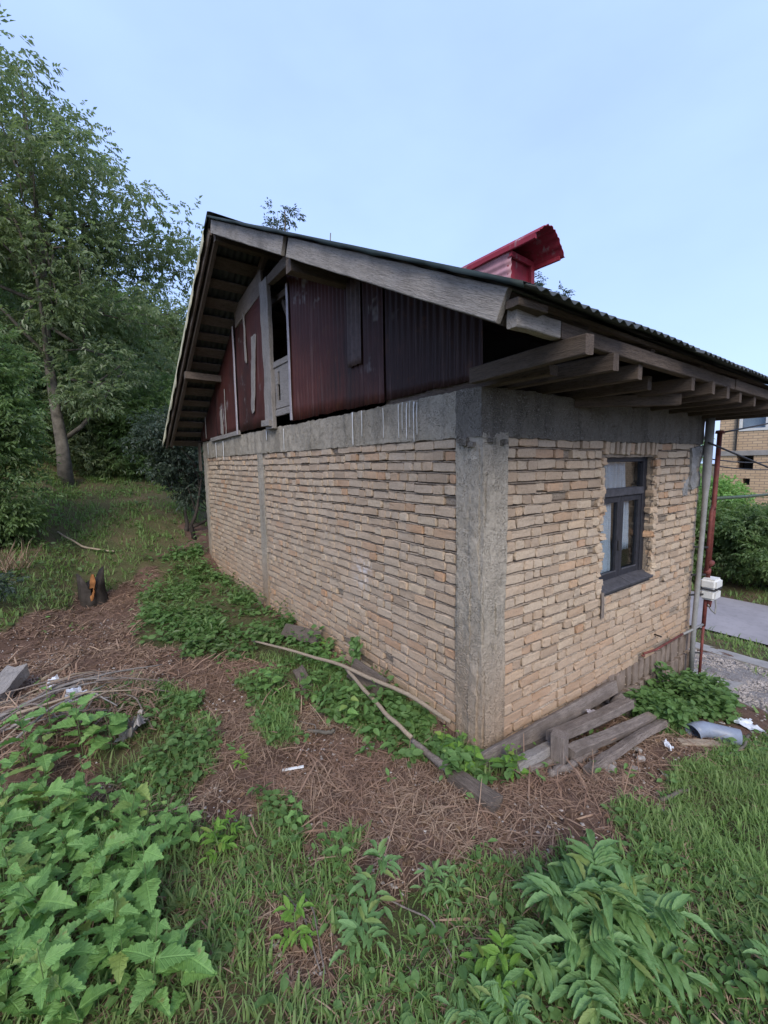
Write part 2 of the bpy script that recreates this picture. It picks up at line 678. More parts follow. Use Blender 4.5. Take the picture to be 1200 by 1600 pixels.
def mat_ground():
    m, t, b, out = new_mat('soil_and_dead_grass')
    p = pos(t)
    at = nd(t, 'ShaderNodeVertexColor', layer_name='cover')
    sep = nd(t, 'ShaderNodeSeparateColor')
    t.links.new(at.outputs['Color'], sep.inputs['Color'])
    n1 = noise(t, p, 1.4, 5, .6)
    n2 = noise(t, p, 14, 6, .7)
    n3 = noise(t, p, 90, 4, .7)
    mp_ = nd(t, 'ShaderNodeMapping')
    mp_.inputs['Scale'].default_value = (1, 1, .2)
    t.links.new(p, mp_.inputs['Vector'])
    fib = noise(t, mp_.outputs['Vector'], 55, 5, .75, 2.5)
    soil = mix(t, rng(t, n1, .3, .7), (.15, .092, .068), (.22, .14, .105))
    soil = mix(t, rng(t, n2, .4, .7, 0, .7), soil, (.07, .045, .034))
    soil = mix(t, rng(t, noise(t, p, 2.3, 4, .6), .48, .62, 0, .65), soil, (.085, .052, .038))
    soil = mix(t, rng(t, fib, .55, .72, 0, .75), soil, (.30, .21, .15))
    grass = mix(t, rng(t, n2, .35, .65), (.05, .062, .026), (.10, .115, .048))
    grass = mix(t, rng(t, n1, .4, .6, 0, .6), grass, (.14, .105, .06))
    grass = mix(t, rng(t, fib, .5, .7, 0, .6), grass, (.22, .19, .10))
    gravel = mix(t, rng(t, n3, .35, .65), (.20, .175, .16), (.38, .35, .33))
    gravel = mix(t, rng(t, n2, .5, .65, 0, .6), gravel, (.13, .105, .09))
    c = mix(t, math_n(t, 'MULTIPLY', sep.outputs['Red'], rng(t, n2, .3, .55, .55, 1)), soil, grass)
    c = mix(t, sep.outputs['Green'], c, gravel)
    col_link(t, b, c)
    b.inputs['Roughness'].default_value = 1
    b.inputs['Specular IOR Level'].default_value = .05
    bump(t, b, math_n(t, 'ADD', math_n(t, 'ADD', n2, fib), n3), .8, .02)
    return m


M = {}
M['brick'] = mat_brick()
M['mortar'] = mat_mortar()
M['plinth'] = mat_simple('dirty_plinth_brick', (.20, .155, .125), .95, .3, 9, .1, 0, .6)
M['concrete'] = mat_concrete('rough_concrete', (.34, .295, .235), (.46, .405, .33))
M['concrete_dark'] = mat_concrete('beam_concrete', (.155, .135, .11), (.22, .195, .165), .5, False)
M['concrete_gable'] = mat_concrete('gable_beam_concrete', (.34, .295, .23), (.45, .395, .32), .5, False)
M['cement'] = mat_concrete('cement_smear', (.27, .265, .26), (.36, .35, .34), .2, False)
M['barge'] = mat_wood('weathered_board', (.27, .24, .21), (.41, .37, .33), (.09, .075, .065), stain=.6)
M['oldwood'] = mat_wood('old_grey_timber', (.165, .13, .11), (.30, .25, .215), (.05, .042, .038), stain=.75)
M['darkwood'] = mat_wood('roof_timber', (.11, .085, .07), (.17, .135, .11), (.03, .025, .02), stain=.4)
M['joist'] = mat_wood('eaves_timber', (.095, .07, .055), (.15, .115, .09), (.035, .026, .022), stain=.4)
M['palewood'] = mat_wood('pale_dry_pole', (.30, .235, .17), (.44, .35, .26), (.2, .15, .11), stain=.35)
M['hatchwood'] = mat_wood('grey_hatch_board', (.25, .225, .205), (.34, .31, .285), (.10, .09, .08), stain=.35)
M['red'] = mat_redmetal()
M['redshade'] = mat_redmetal('painted_shade_sheet', (.024, .0095, .0088), .45)  # same red sheet, under-roof shade painted into its base colour
M['redmid'] = mat_redmetal('painted_half_shade_sheet', (.038, .0125, .011), .55)  # lighter step of that painted shade, eases the change between sheets
M['reddormer'] = mat_redmetal('red_dormer_sheet', (.20, .018, .03), .3)
M['fadedsheet'] = mat_simple('faded_sheet', (.088, .06, .056), .6, .35, 14, .3)
M['pinksheet'] = mat_simple('faded_pink_sheet', (.38, .20, .22), .55, .2, 9, .35)
M['palesheet'] = mat_simple('bare_galvanised_sheet', (.40, .36, .37), .5, .2, 8, .4, .3)
M['roof'] = mat_simple('old_roof_sheet', (.060, .066, .066), .6, .35, 5, .35, .2)
M['felt'] = mat_simple('green_roof_edge', (.018, .028, .026), .7, .3, 6)
M['foil'] = mat_simple('yellowed_edge_strip', (.58, .54, .38), .6, .2, 14)
M['paint'] = mat_simple('dried_white_paint', (.62, .62, .61), .7, .12, 30)
M['frame'] = mat_simple('dark_blue_grey_paint', (.024, .024, .03), .5, .3, 25, .35)
M['sill'] = mat_simple('worn_sill_paint', (.06, .058, .065), .6, .35, 25, .3)
M['glass'] = mat_glass()
M['curtain'] = mat_simple('pale_curtain_cloth', (.50, .53, .60), .9, .1, 6, .1)
M['rust'] = mat_simple('rusty_red_pipe', (.14, .036, .028), .65, .4, 18, .35)
M['drain'] = mat_simple('grey_drainpipe', (.23, .225, .215), .55, .2, 9, .35)
M['plastic'] = mat_simple('white_box_plastic', (.62, .61, .58), .45, .08, 9, .4, 0, .05)
M['elbow'] = mat_simple('blue_grey_pipe', (.19, .215, .27), .45, .15, 12, .45, 0, .08)
M['bag'] = mat_simple('white_plastic_film', (.55, .57, .62), .45, .15, 20, .4)
M['green_bar'] = mat_simple('green_painted_pipe', (.06, .085, .055), .5, .3, 14, .4)
M['wire'] = mat_simple('dark_wire', (.03, .028, .028), .6, .2, 20)
M['asphalt'] = mat_simple('grey_asphalt', (.27, .25, .255), .95, .12, 1.6, .1, 0, .3)
M['slab'] = mat_simple('pale_concrete_slab', (.29, .27, .25), .95, .18, 4, .1, 0, .35)
M['stone'] = mat_simple('field_stone', (.30, .27, .245), .95, .3, 14, .1, 0, .5)
M['gravel'] = mat_simple('mixed_gravel', (.30, .265, .24), .95, .45, 9, .1, 0, .4)
M['bark'] = mat_simple('tree_bark', (.12, .105, .085), .95, .45, 9, .1, 0, .8)
M['bark_dark'] = mat_simple('dark_bark', (.05, .042, .036), .95, .4, 9, .1, 0, .8)
M['rotwood'] = mat_simple('rotten_orange_wood', (.24, .105, .04), .9, .5, 9, .1, 0, .8)
M['clod'] = mat_simple('dark_soil_clod', (.11, .07, .05), 1, .45, 12, .05, 0, .8)
M['ground'] = mat_ground()
M['interior'] = mat_simple('dim_plaster', (.22, .20, .18), .95, .15, 3, .1, 0, .1)
M['walnut'] = mat_leaf('walnut_leaves', (.14, .185, .088), (.24, .30, .145), (.17, .205, .12), .48, .40, .5)
M['bush'] = mat_leaf('shrub_leaves', (.115, .185, .065), (.20, .29, .10), (.115, .16, .072), .45, .45, .45)
M['darkbush'] = mat_leaf('dark_shrub_leaves', (.045, .068, .05), (.085, .115, .08), None, .35, .45, .45)
M['far'] = mat_leaf('far_leaves', (.14, .185, .085), (.23, .285, .13), (.15, .175, .10), .45, .42, .5)
M['nettle'] = mat_leaf('nettle_leaves', (.135, .26, .068), (.21, .37, .105), None, .32, .5, .4, True)
M['elder'] = mat_leaf('elder_leaves', (.13, .245, .082), (.20, .335, .12), None, .32, .48, .4, True)
M['lime'] = mat_leaf('young_lime_leaves', (.14, .28, .045), (.22, .38, .07), None, .4, .5, .3, True)
M['grass'] = mat_leaf('grass_blades', (.14, .235, .065), (.235, .345, .115), (.21, .26, .10), .42)
M['weed'] = mat_leaf('low_weed_leaves', (.095, .18, .055), (.17, .29, .095), (.12, .20, .065), .4)
M['nettle2'] = mat_leaf('bright_weed_leaves', (.10, .20, .055), (.17, .29, .085), None, .35, .5, .35)
M['litter'] = mat_leaf('dead_leaves', (.06, .038, .026), (.24, .15, .085), (.12, .07, .045), .1, .85, .15)
M['straw'] = mat_leaf('dead_grass', (.20, .12, .085), (.44, .32, .225), (.26, .16, .115), .15, .9, .1)
M['stem'] = mat_simple('green_stem', (.10, .15, .05), .7, .3, 20)


# ------------------------------------------------------------------ where things grow (plan polygons, metres)
PG = {
    'A': [(-1.04, 6.25), (-0.22, 7.02), (-0.05, 5.78), (-0.08, 3.03), (-0.37, 2.37), (-0.64, 1.72), (-0.78, 2.32), (-1.15, 2.78), (-1.66, 3.28), (-1.2, 4.92)],
    'B': [(-1.94, 2.22), (-1.53, 2.18), (-1.22, 1.76), (-1.32, 1.39), (-1.36, 0.92), (-1.6, 0.7), (-1.89, 0.86), (-1.98, 1.4)],
    'C': [(-4.5, 1.6), (-2.48, 1.38), (-2.07, 1.04), (-1.6, 0.7), (-1.43, 0.3), (-1.17, 0.44), (-1.19, 0.07), (-1.02, -0.14), (-0.97, -0.38), (-0.62, -0.67), (-0.3, -0.68), (0.07, -0.95), (0.13, -0.8), (0.71, -0.87), (1.05, -0.71), (1.51, -0.78), (2.45, -0.83), (3.9, -3.2), (-2, -5), (-5, -3)],
    'D': [(-1.52, -0.05), (-1.3, -0.17), (-1.28, -0.36), (-1.42, -0.51), (-1.59, -0.45), (-1.61, -0.23)],
    'F': [(-0.21, 2.93), (-0.04, 1.41), (0.0, 0.36), (-0.01, 0.05), (0.05, -0.21), (-0.16, -0.2), (-0.36, 0.10), (-0.50, 0.62), (-0.66, 1.65)],
    'G': [(1.82, -0.03), (2.5, -0.03), (3.13, -0.04), (3.0, -0.47), (2.3, -0.67), (1.66, -0.52), (1.52, -0.3)],
    'I': [(-0.98, 1.9), (-0.56, 1.85), (-0.72, 1.3), (-0.86, 0.72), (-1.02, 0.75), (-1.08, 1.3)],
    'J': [(-1.31, 0.48), (-1.12, 0.28), (-1.23, 0.06), (-1.41, 0.19)],
    'K': [(-2.3, 4.7), (-1.95, 5.6), (-1.3, 5.75), (-0.6, 6.9), (-.3, 7.2), (-.3, 30), (-14, 30), (-14, 3.8), (-2.75, 4.15)],
}


def inpoly(x, y, poly):
    x = np.asarray(x)
    y = np.asarray(y)
    r = np.zeros(x.shape, bool)
    n = len(poly)
    for i in range(n):
        x0, y0 = poly[i]
        x1, y1 = poly[(i + 1) % n]
        if y0 == y1:
            continue
        c = ((y0 > y) != (y1 > y)) & (x < (x1 - x0) * (y - y0) / (y1 - y0) + x0)
        r ^= c
    return r


def warp(x, y, a=.12):
    P = np.stack([x, y], -1)
    return x + a * vnoise(P, 3.1, 3) + a * .5 * vnoise(P, 9, 4), y + a * vnoise(P, 3.3, 5) + a * .5 * vnoise(P, 9.5, 6)


def green(x, y):
    xw, yw = warp(np.asarray(x, float), np.asarray(y, float))
    g = np.zeros(np.shape(xw))
    for k in ('A', 'B', 'C', 'F', 'G', 'I', 'J', 'K'):
        g = np.maximum(g, inpoly(xw, yw, PG[k]) * 1.0)
    g = np.where(inpoly(xw, yw, PG['D']), 0, g)
    far = ((xw > 4.9) & (xw < 6.15)) | (xw > 8.35)
    g = np.where(far | (yw > 8) & (xw < 4) | (xw < -5) | (yw < -4), .8, g)
    return g


def gravelly(x, y):
    xw, yw = warp(np.asarray(x, float), np.asarray(y, float), .2)
    return ((xw > 2.9) & (xw < 4.7) & (yw < .5) & (yw > -1.6)) * 1.0


# ------------------------------------------------------------------ ground, road, paths
def axis(lo, hi, step, far, grow=1.16):
    a = list(np.arange(lo, hi + 1e-6, step))
    s = step
    while a[-1] < far:
        s *= grow
        a.append(a[-1] + s)
    s = step
    while a[0] > -far:
        s *= grow
        a.insert(0, a[0] - s)
    return np.array(a)


gx = axis(-3.6, 5.2, .045, 240)
gy = axis(-2.2, 8.2, .045, 240)
GX, GY = np.meshgrid(gx, gy, indexing='ij')
gP = np.stack([GX.ravel(), GY.ravel()], 1)
gZ = gz(gP[:, 0], gP[:, 1])
roadm = ss((gP[:, 0] - 5.9) / .4) * ss((8.6 - gP[:, 0]) / .4)
gZ = gZ + (.022 * vnoise(gP, 3.2, 11) + .014 * vnoise(gP, 9, 12) + .009 * vnoise(gP, 21, 13)) * (1 - roadm)
gZ -= roadm * .05
me = mesh_np('ground', np.column_stack([gP, gZ]), grid_faces(len(gx), len(gy)), True)
ca = me.color_attributes.new('cover', 'FLOAT_COLOR', 'POINT')
cv = np.zeros((len(gP), 4), np.float32)
cv[:, 0] = green(gP[:, 0], gP[:, 1])
cv[:, 1] = gravelly(gP[:, 0], gP[:, 1])
cv[:, 3] = 1
ca.data.foreach_set('color', cv.ravel())
link('ground', me, M['ground'], kind='structure')

# lane beyond the house
ry = np.linspace(-60, 60, 160)
rx = np.linspace(6.15, 8.35, 8)
RX, RY = np.meshgrid(rx, ry, indexing='ij')
rx_w = RX + .05 * vnoise(np.stack([RY, RX * 0], -1), .8, 2) * (np.abs(RX - 7.25) > 1)
RZ = gz(RX, RY) * 0 - .893 + .03 * (1 - ((RX - 7.25) / 1.1) ** 2)
link('road', mesh_np('road', np.stack([rx_w.ravel(), RY.ravel(), RZ.ravel()], 1), grid_faces(8, 160), True), M['asphalt'], kind='structure')
# narrow concrete strip along the verge and the slab at the house corner
mb = rough_block((4.60, -20, -.80), (4.98, 14, -.675), .25, .006, 6, 3)
Pv = mb.V[0]
Pv[:, 2] += -.145 * (Pv[:, 0] - 4.79)
link('path', mb.mesh('path'), M['slab'], kind='structure')
mb = rough_block((2.98, -.42, -.09), (3.55, .3, 0.0), .06, .012, 7, 5)
Pv = mb.V[0]
Pv[:, 2] += gz(Pv[:, 0], Pv[:, 1]) + .02
link('doorstep_slab', mb.mesh('doorstep_slab'), M['slab'], kind='structure')

# ------------------------------------------------------------------ the brick house
L1, L2, HB = 6.6, 3.32, 2.02          # gable length, window wall length, underside of the concrete beam
PITCHB = .0748                       # one course
HOUSE = empty('brick_house', (0, 0, 0), 'unplastered pale brick house with red sheet gable and corrugated roof', 'house')
WIN = (1.43, 2.29, .775, 1.895)      # window opening x0 x1 z0 z1


def brick_template(Lb, Hb, Db, seed):
    """local: u along the wall, w up, d outward (front at 0, back at -Db); centred on u and w"""
    r = np.random.default_rng(seed)
    a, h = Lb / 2, Hb / 2
    ring = np.array([(-a, -h), (0, -h), (a, -h), (a, 0), (a, h), (0, h), (-a, h), (-a, 0)])
    j = r.normal(0, .0018, ring.shape)
    ch = .0045
    ins = ring * np.array([(a - ch) / a, (h - ch) / h]) + r.normal(0, .0020, ring.shape)
    rnd = ring * np.array([1, 1])
    rnd[[0, 2, 4, 6]] *= np.array([(a - .004) / a, (h - .004) / h])
    V = []
    for p, d in ((rnd + j, -Db), (rnd + j, -.008), (ins, 0.0)):
        dd = np.full((8, 1), d)
        if d == 0:
            dd = dd + r.normal(0, .0012, (8, 1))
        V.append(np.column_stack([p, dd]))
    V.append([[0, 0, r.normal(.001, .0015)]])
    V = np.concatenate(V)
    Fq = []
    for k in range(2):
        for i in range(8):
            Fq.append((k * 8 + i, k * 8 + (i + 1) % 8, (k + 1) * 8 + (i + 1) % 8, (k + 1) * 8 + i))
    Ft = [(16 + i, 16 + (i + 1) % 8, 24) for i in range(8)]
    return V, np.array(Fq), np.array(Ft)


NV = 12
TPL = {'s': [brick_template(.2, .0605, .05, 100 + k) for k in range(NV)],
       'h': [brick_template(.098, .0605, .05, 200 + k) for k in range(NV)],
       'b': [brick_template(.062, .0605, .05, 300 + k) for k in range(NV)]}
TME = {}
for kk, lst in TPL.items():
    for vi, (V_, q_, t_) in enumerate(lst):
        # mesh in local object axes: x along wall, y = -outward, z up
        me = MB().addm(np.column_stack([V_[:, 0], -V_[:, 2], V_[:, 1]]), [q_, t_]).mesh('brick_' + kk)
        me.materials.append(M['brick'])
        TME[kk, vi] = me

LN = {'s': .2, 'h': .098, 'b': .062}


def lay_courses(u0, u1, z0, nc, rnd, hole=None, sagf=None):
    out = []
    for c in range(nc):
        z = z0 + (c + .5) * PITCHB
        spans = [(u0, u1)]
        if hole and hole[2] - .02 < z < hole[3] + .005:
            spans = [(u0, hole[0]), (hole[1], u1)]
        if hole and hole[3] + .005 <= z < hole[3] + .115:
            spans = [(u0, hole[0] - .02), (hole[1] + .02, u1)]
        for (a, b) in spans:
            u = a + rnd.uniform(0.0, .012)
            while u < b - .045:
                k = rnd.choice(['s', 'h', 'b'], p=[.46, .46, .08])
                if u + LN[k] > b + .012:
                    k = 'h' if u + LN['h'] <= b + .012 else 'b'
                Lb = LN[k] * rnd.uniform(.94, 1.05)
                if u + Lb > b + .02:
                    break
                if rnd.random() > .012:
                    out.append((u + Lb / 2, z + rnd.normal(0, .0028), k, int(rnd.integers(NV)), Lb / LN[k],
                                rnd.normal(0, .0045) + (rnd.random() < .06) * rnd.uniform(-.012, .008), rnd.normal(0, .008), rnd.normal(0, .015)))
                u += Lb + abs(rnd.normal(.005, .004)) + .003
    return out


def wall_wave(u, z, wid):
    """courses of a hand-laid wall wander up and down a little"""
    return .007 * np.sin(u * 1.3 + wid) + .003 * np.sin(u * 3.1 + z * 2 + wid)


rnd = np.random.default_rng(21)
z_base = HB - 30 * PITCHB
gable = lay_courses(.222, 3.64, z_base, 30, rnd) + lay_courses(3.87, 6.42, z_base, 30, rnd)
front = lay_courses(.215, 3.30, z_base, 30, rnd, WIN)

records = []        # (wall, centre world, kind, variant, scale, axis-rotation data)
for wname, lst in (('gable', gable), ('front', front)):
    for (u, z, k, vi, sc, dout, tilt, yawj) in lst:
        zz = z + float(wall_wave(u, z, 0 if wname == 'gable' else 2))
        if wname == 'gable':
            P = np.array([-dout, u, zz])
        else:
            P = np.array([u, -dout, zz])
        if wname == 'front' and zz < .03 and u > 1.15:
            continue
        gnd = gzf(*( (-.02, u) if wname == 'gable' else (u, -.02)))
        if zz < gnd - .06:
            continue
        D = P - CAM
        depth = D @ Fw
        px = np.array([D @ Rt, D @ Up]) / depth * FPX
        vis = depth > 0 and abs(px[0]) < 600 and abs(px[1]) < 800
        nrm = np.array([-1, 0, 0]) if wname == 'gable' else np.array([0, -1, 0])
        facing = -(D @ nrm) / np.linalg.norm(D)
        size = LN[k] * sc * facing / depth ** 2 if vis and zz > -.02 else 0
        records.append((size, wname, P, k, vi, sc, tilt, yawj))
records.sort(key=lambda r: -r[0])

# mortar cores
def mortar_wall(name, u0, u1, z0, z1, to_world, seed, hole=None, du=.016):
    nu = int((u1 - u0) / du) + 1
    zs = [z0, z1]
    for c in range(-6, 34):
        for ph_ in (.0, .022, .045, .07, .10, .30, .70, .895, .92, .945, .97):
            z = z_base + (c + ph_) * PITCHB
            if z0 < z < z1:
                zs.append(z)
    zs = np.array(sorted(zs))
    us = np.linspace(u0, u1, nu)
    Ug, Zg = np.meshgrid(us, zs, indexing='ij')
    U1, Z1 = Ug.ravel(), Zg.ravel()
    ph = ((Z1 - z_base) / PITCHB) % 1.0
    # joint between courses: recess under the brick above, squeezed-out ledge on the brick below
    P2 = np.stack([U1, Z1], 1)
    n = vnoise(P2, 42, seed) * .6 + vnoise(P2, 95, seed + 1) * .5
    q = (ph + .5) % 1.0
    ledge = ss((q - .39) / .03) * ss((.535 - q) / .03)
    under = ss((q - .53) / .02) * ss((.61 - q) / .02)
    big = vnoise(P2, 5, seed + 2)
    d = -.024 + ledge * (.0185 + .0065 * n + .004 * big) - under * .018 + .003 * n
    Zw = Z1 + wall_wave(U1, Z1, 0 if name == 'gable' else 2) + .003 * vnoise(P2, 30, seed + 4)
    W = to_world(U1, Zw, d)
    Fq = grid_faces(nu, len(zs))
    if hole:
        cu = U1[Fq].mean(1)
        cz = Z1[Fq].mean(1)
        keep = ~((cu > hole[0]) & (cu < hole[1]) & (cz > hole[2]) & (cz < hole[3]))
        Fq = Fq[keep]
    return W, Fq


gw = lambda u, z, d: np.column_stack([-d, u, z])
fw = lambda u, z, d: np.column_stack([u, -d, z])
mb = MB()
for a, b in ((.2, 3.68), (3.84, 6.45)):
    W, Fq = mortar_wall('gable', a, b, -.3, HB + .01, gw, 31)
    mb.add(W, Fq[:, ::-1])
mb.add(*box_vf((.04, .03, -.3), (.2, 6.58, HB + .005)))
gable_wall = link('gable_wall', mb.mesh('gable_wall', True), M['mortar'], HOUSE)
mb = MB()
W, Fq = mortar_wall('front', .2, 3.3, -.5, HB + .01, fw, 41, WIN)
mb.add(W, Fq)
for lo, hi in (((.21, .04, -.5), (WIN[0] - .01, .2, HB + .005)), ((WIN[1] + .01, .04, -.5), (3.3, .2, HB + .005)),
               ((WIN[0] - .01, .04, -.5), (WIN[1] + .01, .2, WIN[2] - .01)), ((WIN[0] - .01, .04, WIN[3] + .01), (WIN[1] + .01, .2, HB + .005))):
    mb.addm(*(lambda q: (q.V[0], [np.concatenate(q.q)]))(rough_block(lo, hi, .04, .006, 25, 8)))
window_wall = link('window_wall', mb.mesh('window_wall', True), M['mortar'], HOUSE)

NSINGLE = 262
rest = MB()
cnt = 0
for (size, wname, P, k, vi, sc, tilt, yawj) in records:
    if cnt < NSINGLE and size > 0:
        rz = (-math.pi / 2 if wname == 'gable' else 0) + yawj
        o = bpy.data.objects.new('brick', TME[k, vi])
        COL.objects.link(o)
        o.parent = gable_wall if wname == 'gable' else window_wall
        o.location = P
        o.rotation_euler = (0, tilt, rz)
        o.scale = (sc, 1, 1)
        cnt += 1
    else:
        V_, q_, t_ = TPL[k][vi]
        c, s = math.cos(tilt), math.sin(tilt)
        u = V_[:, 0] * sc
        w = V_[:, 1]
        u, w = u * c + w * s, -u * s + w * c
        d = V_[:, 2] + u * math.sin(yawj) * (-1 if wname == 'front' else 1)
        if wname == 'gable':
            W = np.column_stack([P[0] - d, P[1] - u, P[2] + w])
        else:
            W = np.column_stack([P[0] + u, P[1] - d, P[2] + w])
        rest.addm(W, [q_, t_])
o = link('brick_courses', rest.mesh('brick_courses'), M['brick'], HOUSE, kind='stuff')

# broken reveal bricks and soldier course round the window, plinth bricks at the foot
SOL = []
for k in range(3):
    V_, q_, t_ = brick_template(.075, .135, .07, 400 + k)
    me = MB().addm(np.column_stack([V_[:, 0], -V_[:, 2], V_[:, 1]]), [q_, t_]).mesh('soldier_brick')
    me.materials.append(M['brick'])
    SOL.append(me)
x = WIN[0] - .03
i = 0
while x < WIN[1] + .06:
    o = link('soldier_brick', SOL[i % 3], None, window_wall, loc=(x + .03, -.004 + rnd.normal(0, .004), 1.963 + rnd.normal(0, .004)),
             rot=(0, rnd.normal(.03, .10), rnd.normal(0, .06)))
    o.scale = (rnd.uniform(.6, .95), 1, rnd.uniform(.8, .92))
    x += .072 + rnd.uniform(.006, .02)
    i += 1
REV = []
for k in range(4):
    V_, q_, t_ = brick_template(.07, .06, .10, 420 + k)
    V_ = V_ + np.random.default_rng(k).normal(0, .004, V_.shape)
    me = MB().addm(np.column_stack([V_[:, 0], -V_[:, 2], V_[:, 1]]), [q_, t_]).mesh('reveal_brick')
    me.materials.append(M['brick'])
    REV.append(me)
for side, xx in ((0, WIN[0] - .035), (1, WIN[1] + .04)):
    for c in range(15):
        zz = WIN[2] + .03 + c * PITCHB
        if zz > WIN[3] - .01:
            break
        o = link('reveal_brick', REV[(c + side) % 4], None, window_wall, loc=(xx + rnd.normal(0, .012), -.006 + rnd.normal(0, .006), zz), rot=(rnd.normal(0, .05), rnd.normal(0, .07), rnd.normal(0, .15)))
        o.scale = (rnd.uniform(.8, 1.25), 1, rnd.uniform(.85, 1.02))
PL = []
for k in range(4):
    V_, q_, t_ = brick_template(.092, .20, .07, 440 + k)
    me = MB().addm(np.column_stack([V_[:, 0], -V_[:, 2], V_[:, 1]]), [q_, t_]).mesh('plinth_brick')
    me.materials.append(M['plinth'])
    PL.append(me)
x = 1.16
i = 0
while x < 3.26:
    for row, zc in ((0, -.085), (1, -.30), (2, -.5)):
        if zc + .12 < gzf(x, -.03):
            continue
        o = link('plinth_brick', PL[(i + row) % 4], None, window_wall, loc=(x + .046 + rnd.normal(0, .003), -.012 - (.012 * row) + rnd.normal(0, .006), zc + rnd.normal(0, .008)), rot=(0, rnd.normal(0, .02), rnd.normal(0, .04)))
        o.scale = (rnd.uniform(.85, 1.0), 1, rnd.uniform(.93, 1.02))
    x += .105 + rnd.uniform(0, .012)
    i += 1

# unseen walls behind, floor and ceiling of the room
mb = MB()
mb.add(*box_vf((3.12, .2, -.6), (3.30, 6.58, HB + .005)))
mb.add(*box_vf((.2, 6.4, -.3), (3.12, 6.58, HB + .005)))
link('rear_wall', mb.mesh('rear_wall'), M['mortar'], HOUSE)
link('room_floor', MB().add(*box_vf((.2, .2, -.05), (3.12, 6.4, .05))).mesh('room_floor'), M['interior'], HOUSE)
link('ceiling', MB().add(*box_vf((.2, .2, 2.05), (3.12, 6.4, 2.2))).mesh('ceiling'), M['interior'], HOUSE)

# concrete columns and ring beam
def cblock(name, lo, hi, mat='concrete', res=.022, amp=.006, sc=30, seed=1, low=.006, parent=HOUSE):
    return link(name, rough_block(lo, hi, res, amp, sc, seed, low).mesh(name, True), M[mat], parent)


cblock('concrete_column', (-.012, -.014, -.35), (.215, .213, HB + .02), seed=61, amp=.006)
# board marks left by the shuttering down the corner column
for (lo, hi, sdv) in (((-.021, .006, -.2), (.0, .072, 1.95), 71), ((-.018, .088, -.2), (.0, .196, 1.72), 72), ((.012, -.025, -.2), (.10, .0, 1.80), 73), ((.118, -.021, -.2), (.19, .0, 1.45), 74)):
    cblock('shuttering_ridge', lo, hi, 'concrete', .018, .008, 22, sdv, .016)
cblock('concrete_column', (-.004, 3.655, -.35), (.2, 3.855, HB + .02), seed=62, res=.03)
cblock('concrete_column', (-.012, 6.44, -.2), (.2, 6.6, HB + .02), seed=63, res=.05)
cblock('end_column', (3.12, .012, -.6), (3.318, .19, HB + .02), 'concrete', seed=64, res=.03)
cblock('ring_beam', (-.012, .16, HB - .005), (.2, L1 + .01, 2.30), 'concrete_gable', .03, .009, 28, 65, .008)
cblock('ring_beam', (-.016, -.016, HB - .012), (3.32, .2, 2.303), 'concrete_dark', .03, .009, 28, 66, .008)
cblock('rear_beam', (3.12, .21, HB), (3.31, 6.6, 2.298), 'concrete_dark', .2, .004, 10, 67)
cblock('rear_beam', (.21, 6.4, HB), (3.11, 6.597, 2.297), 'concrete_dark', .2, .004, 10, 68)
cblock('cement_smear', (3.03, -.016, 1.56), (3.30, .02, 1.99), 'cement', .016, .016, 11, 69, .03)
cblock('cement_smear', (2.95, -.012, 1.50), (3.06, .02, 1.66), 'cement', .016, .016, 11, 79, .03)
cblock('cement_smear', (-.022, 3.8, -.3), (.02, 6.5, .06), 'concrete', .04, .010, 14, 75, .02)
# lumps where the concrete slumped at the corner
for (px_, py_, pz_, r_) in ((-.02, .12, 1.99, .03), (-.015, .06, 1.975, .022), (.05, -.02, 2.0, .02), (.16, -.02, 1.99, .018), (-.015, .17, 2.0, .02)):
    cblock('concrete_lump', (px_ - r_, py_ - r_, pz_ - r_ * .7), (px_ + r_, py_ + r_, pz_ + r_ * .7), 'concrete_dark', .012, .008, 35, int(pz_ * 1000 + py_ * 100), .01)

# dried white paint runs over the beam and the top courses
def paint_run(y, z1, z0, w, wall='g'):
    n = 14
    zs = np.linspace(z1, z0, n)
    yy = y + .006 * np.array([vnoise(np.array([[z * 9, y * 3]]), 1, 5)[0] for z in zs])
    ww = w * (.5 + .5 * np.abs(np.array([vnoise(np.array([[z * 14, y * 31]]), 1, 9)[0] for z in zs]))) * np.linspace(1, .55, n)
    V = np.concatenate([np.column_stack([np.full(n, -.0285), yy - ww / 2, zs]), np.column_stack([np.full(n, -.0315), yy, zs]), np.column_stack([np.full(n, -.0285), yy + ww / 2, zs])])
    Fq = np.concatenate([np.stack([np.arange(n - 1) + k * n, np.arange(n - 1) + (k + 1) * n, np.arange(n - 1) + 1 + (k + 1) * n, np.arange(n - 1) + 1 + k * n], 1) for k in (0, 1)])
    o = link('paint_run', mesh_np('paint_run', V, Fq, True), M['paint'], HOUSE)
    solid(o, .004, -1)


for y, z1, z0, w in ((1.425, 2.30, 2.02, .016), (1.28, 2.30, 2.09, .014), (.98, 2.29, 2.06, .009), (.785, 2.29, 2.05, .010), (.74, 2.3, 2.10, .008), (.69, 2.29, 2.04, .013), (.655, 2.3, 2.12, .007),
                     (.61, 2.29, 2.01, .013), (.575, 2.28, 2.06, .009), (3.42, 2.28, 2.17, .02), (5.28, 2.25, 1.95, .03), (5.7, 2.25, 1.99, .02), (6.2, 2.26, 2.06, .02), (2.9, 2.27, 2.03, .012)):
    paint_run(y, z1, z0, w * 1.45)

# ------------------------------------------------------------------ window
wy = .075
WD = link('window', None, None, HOUSE, loc=(WIN[0], wy, WIN[2]))
x0, x1, z0, z1 = WIN


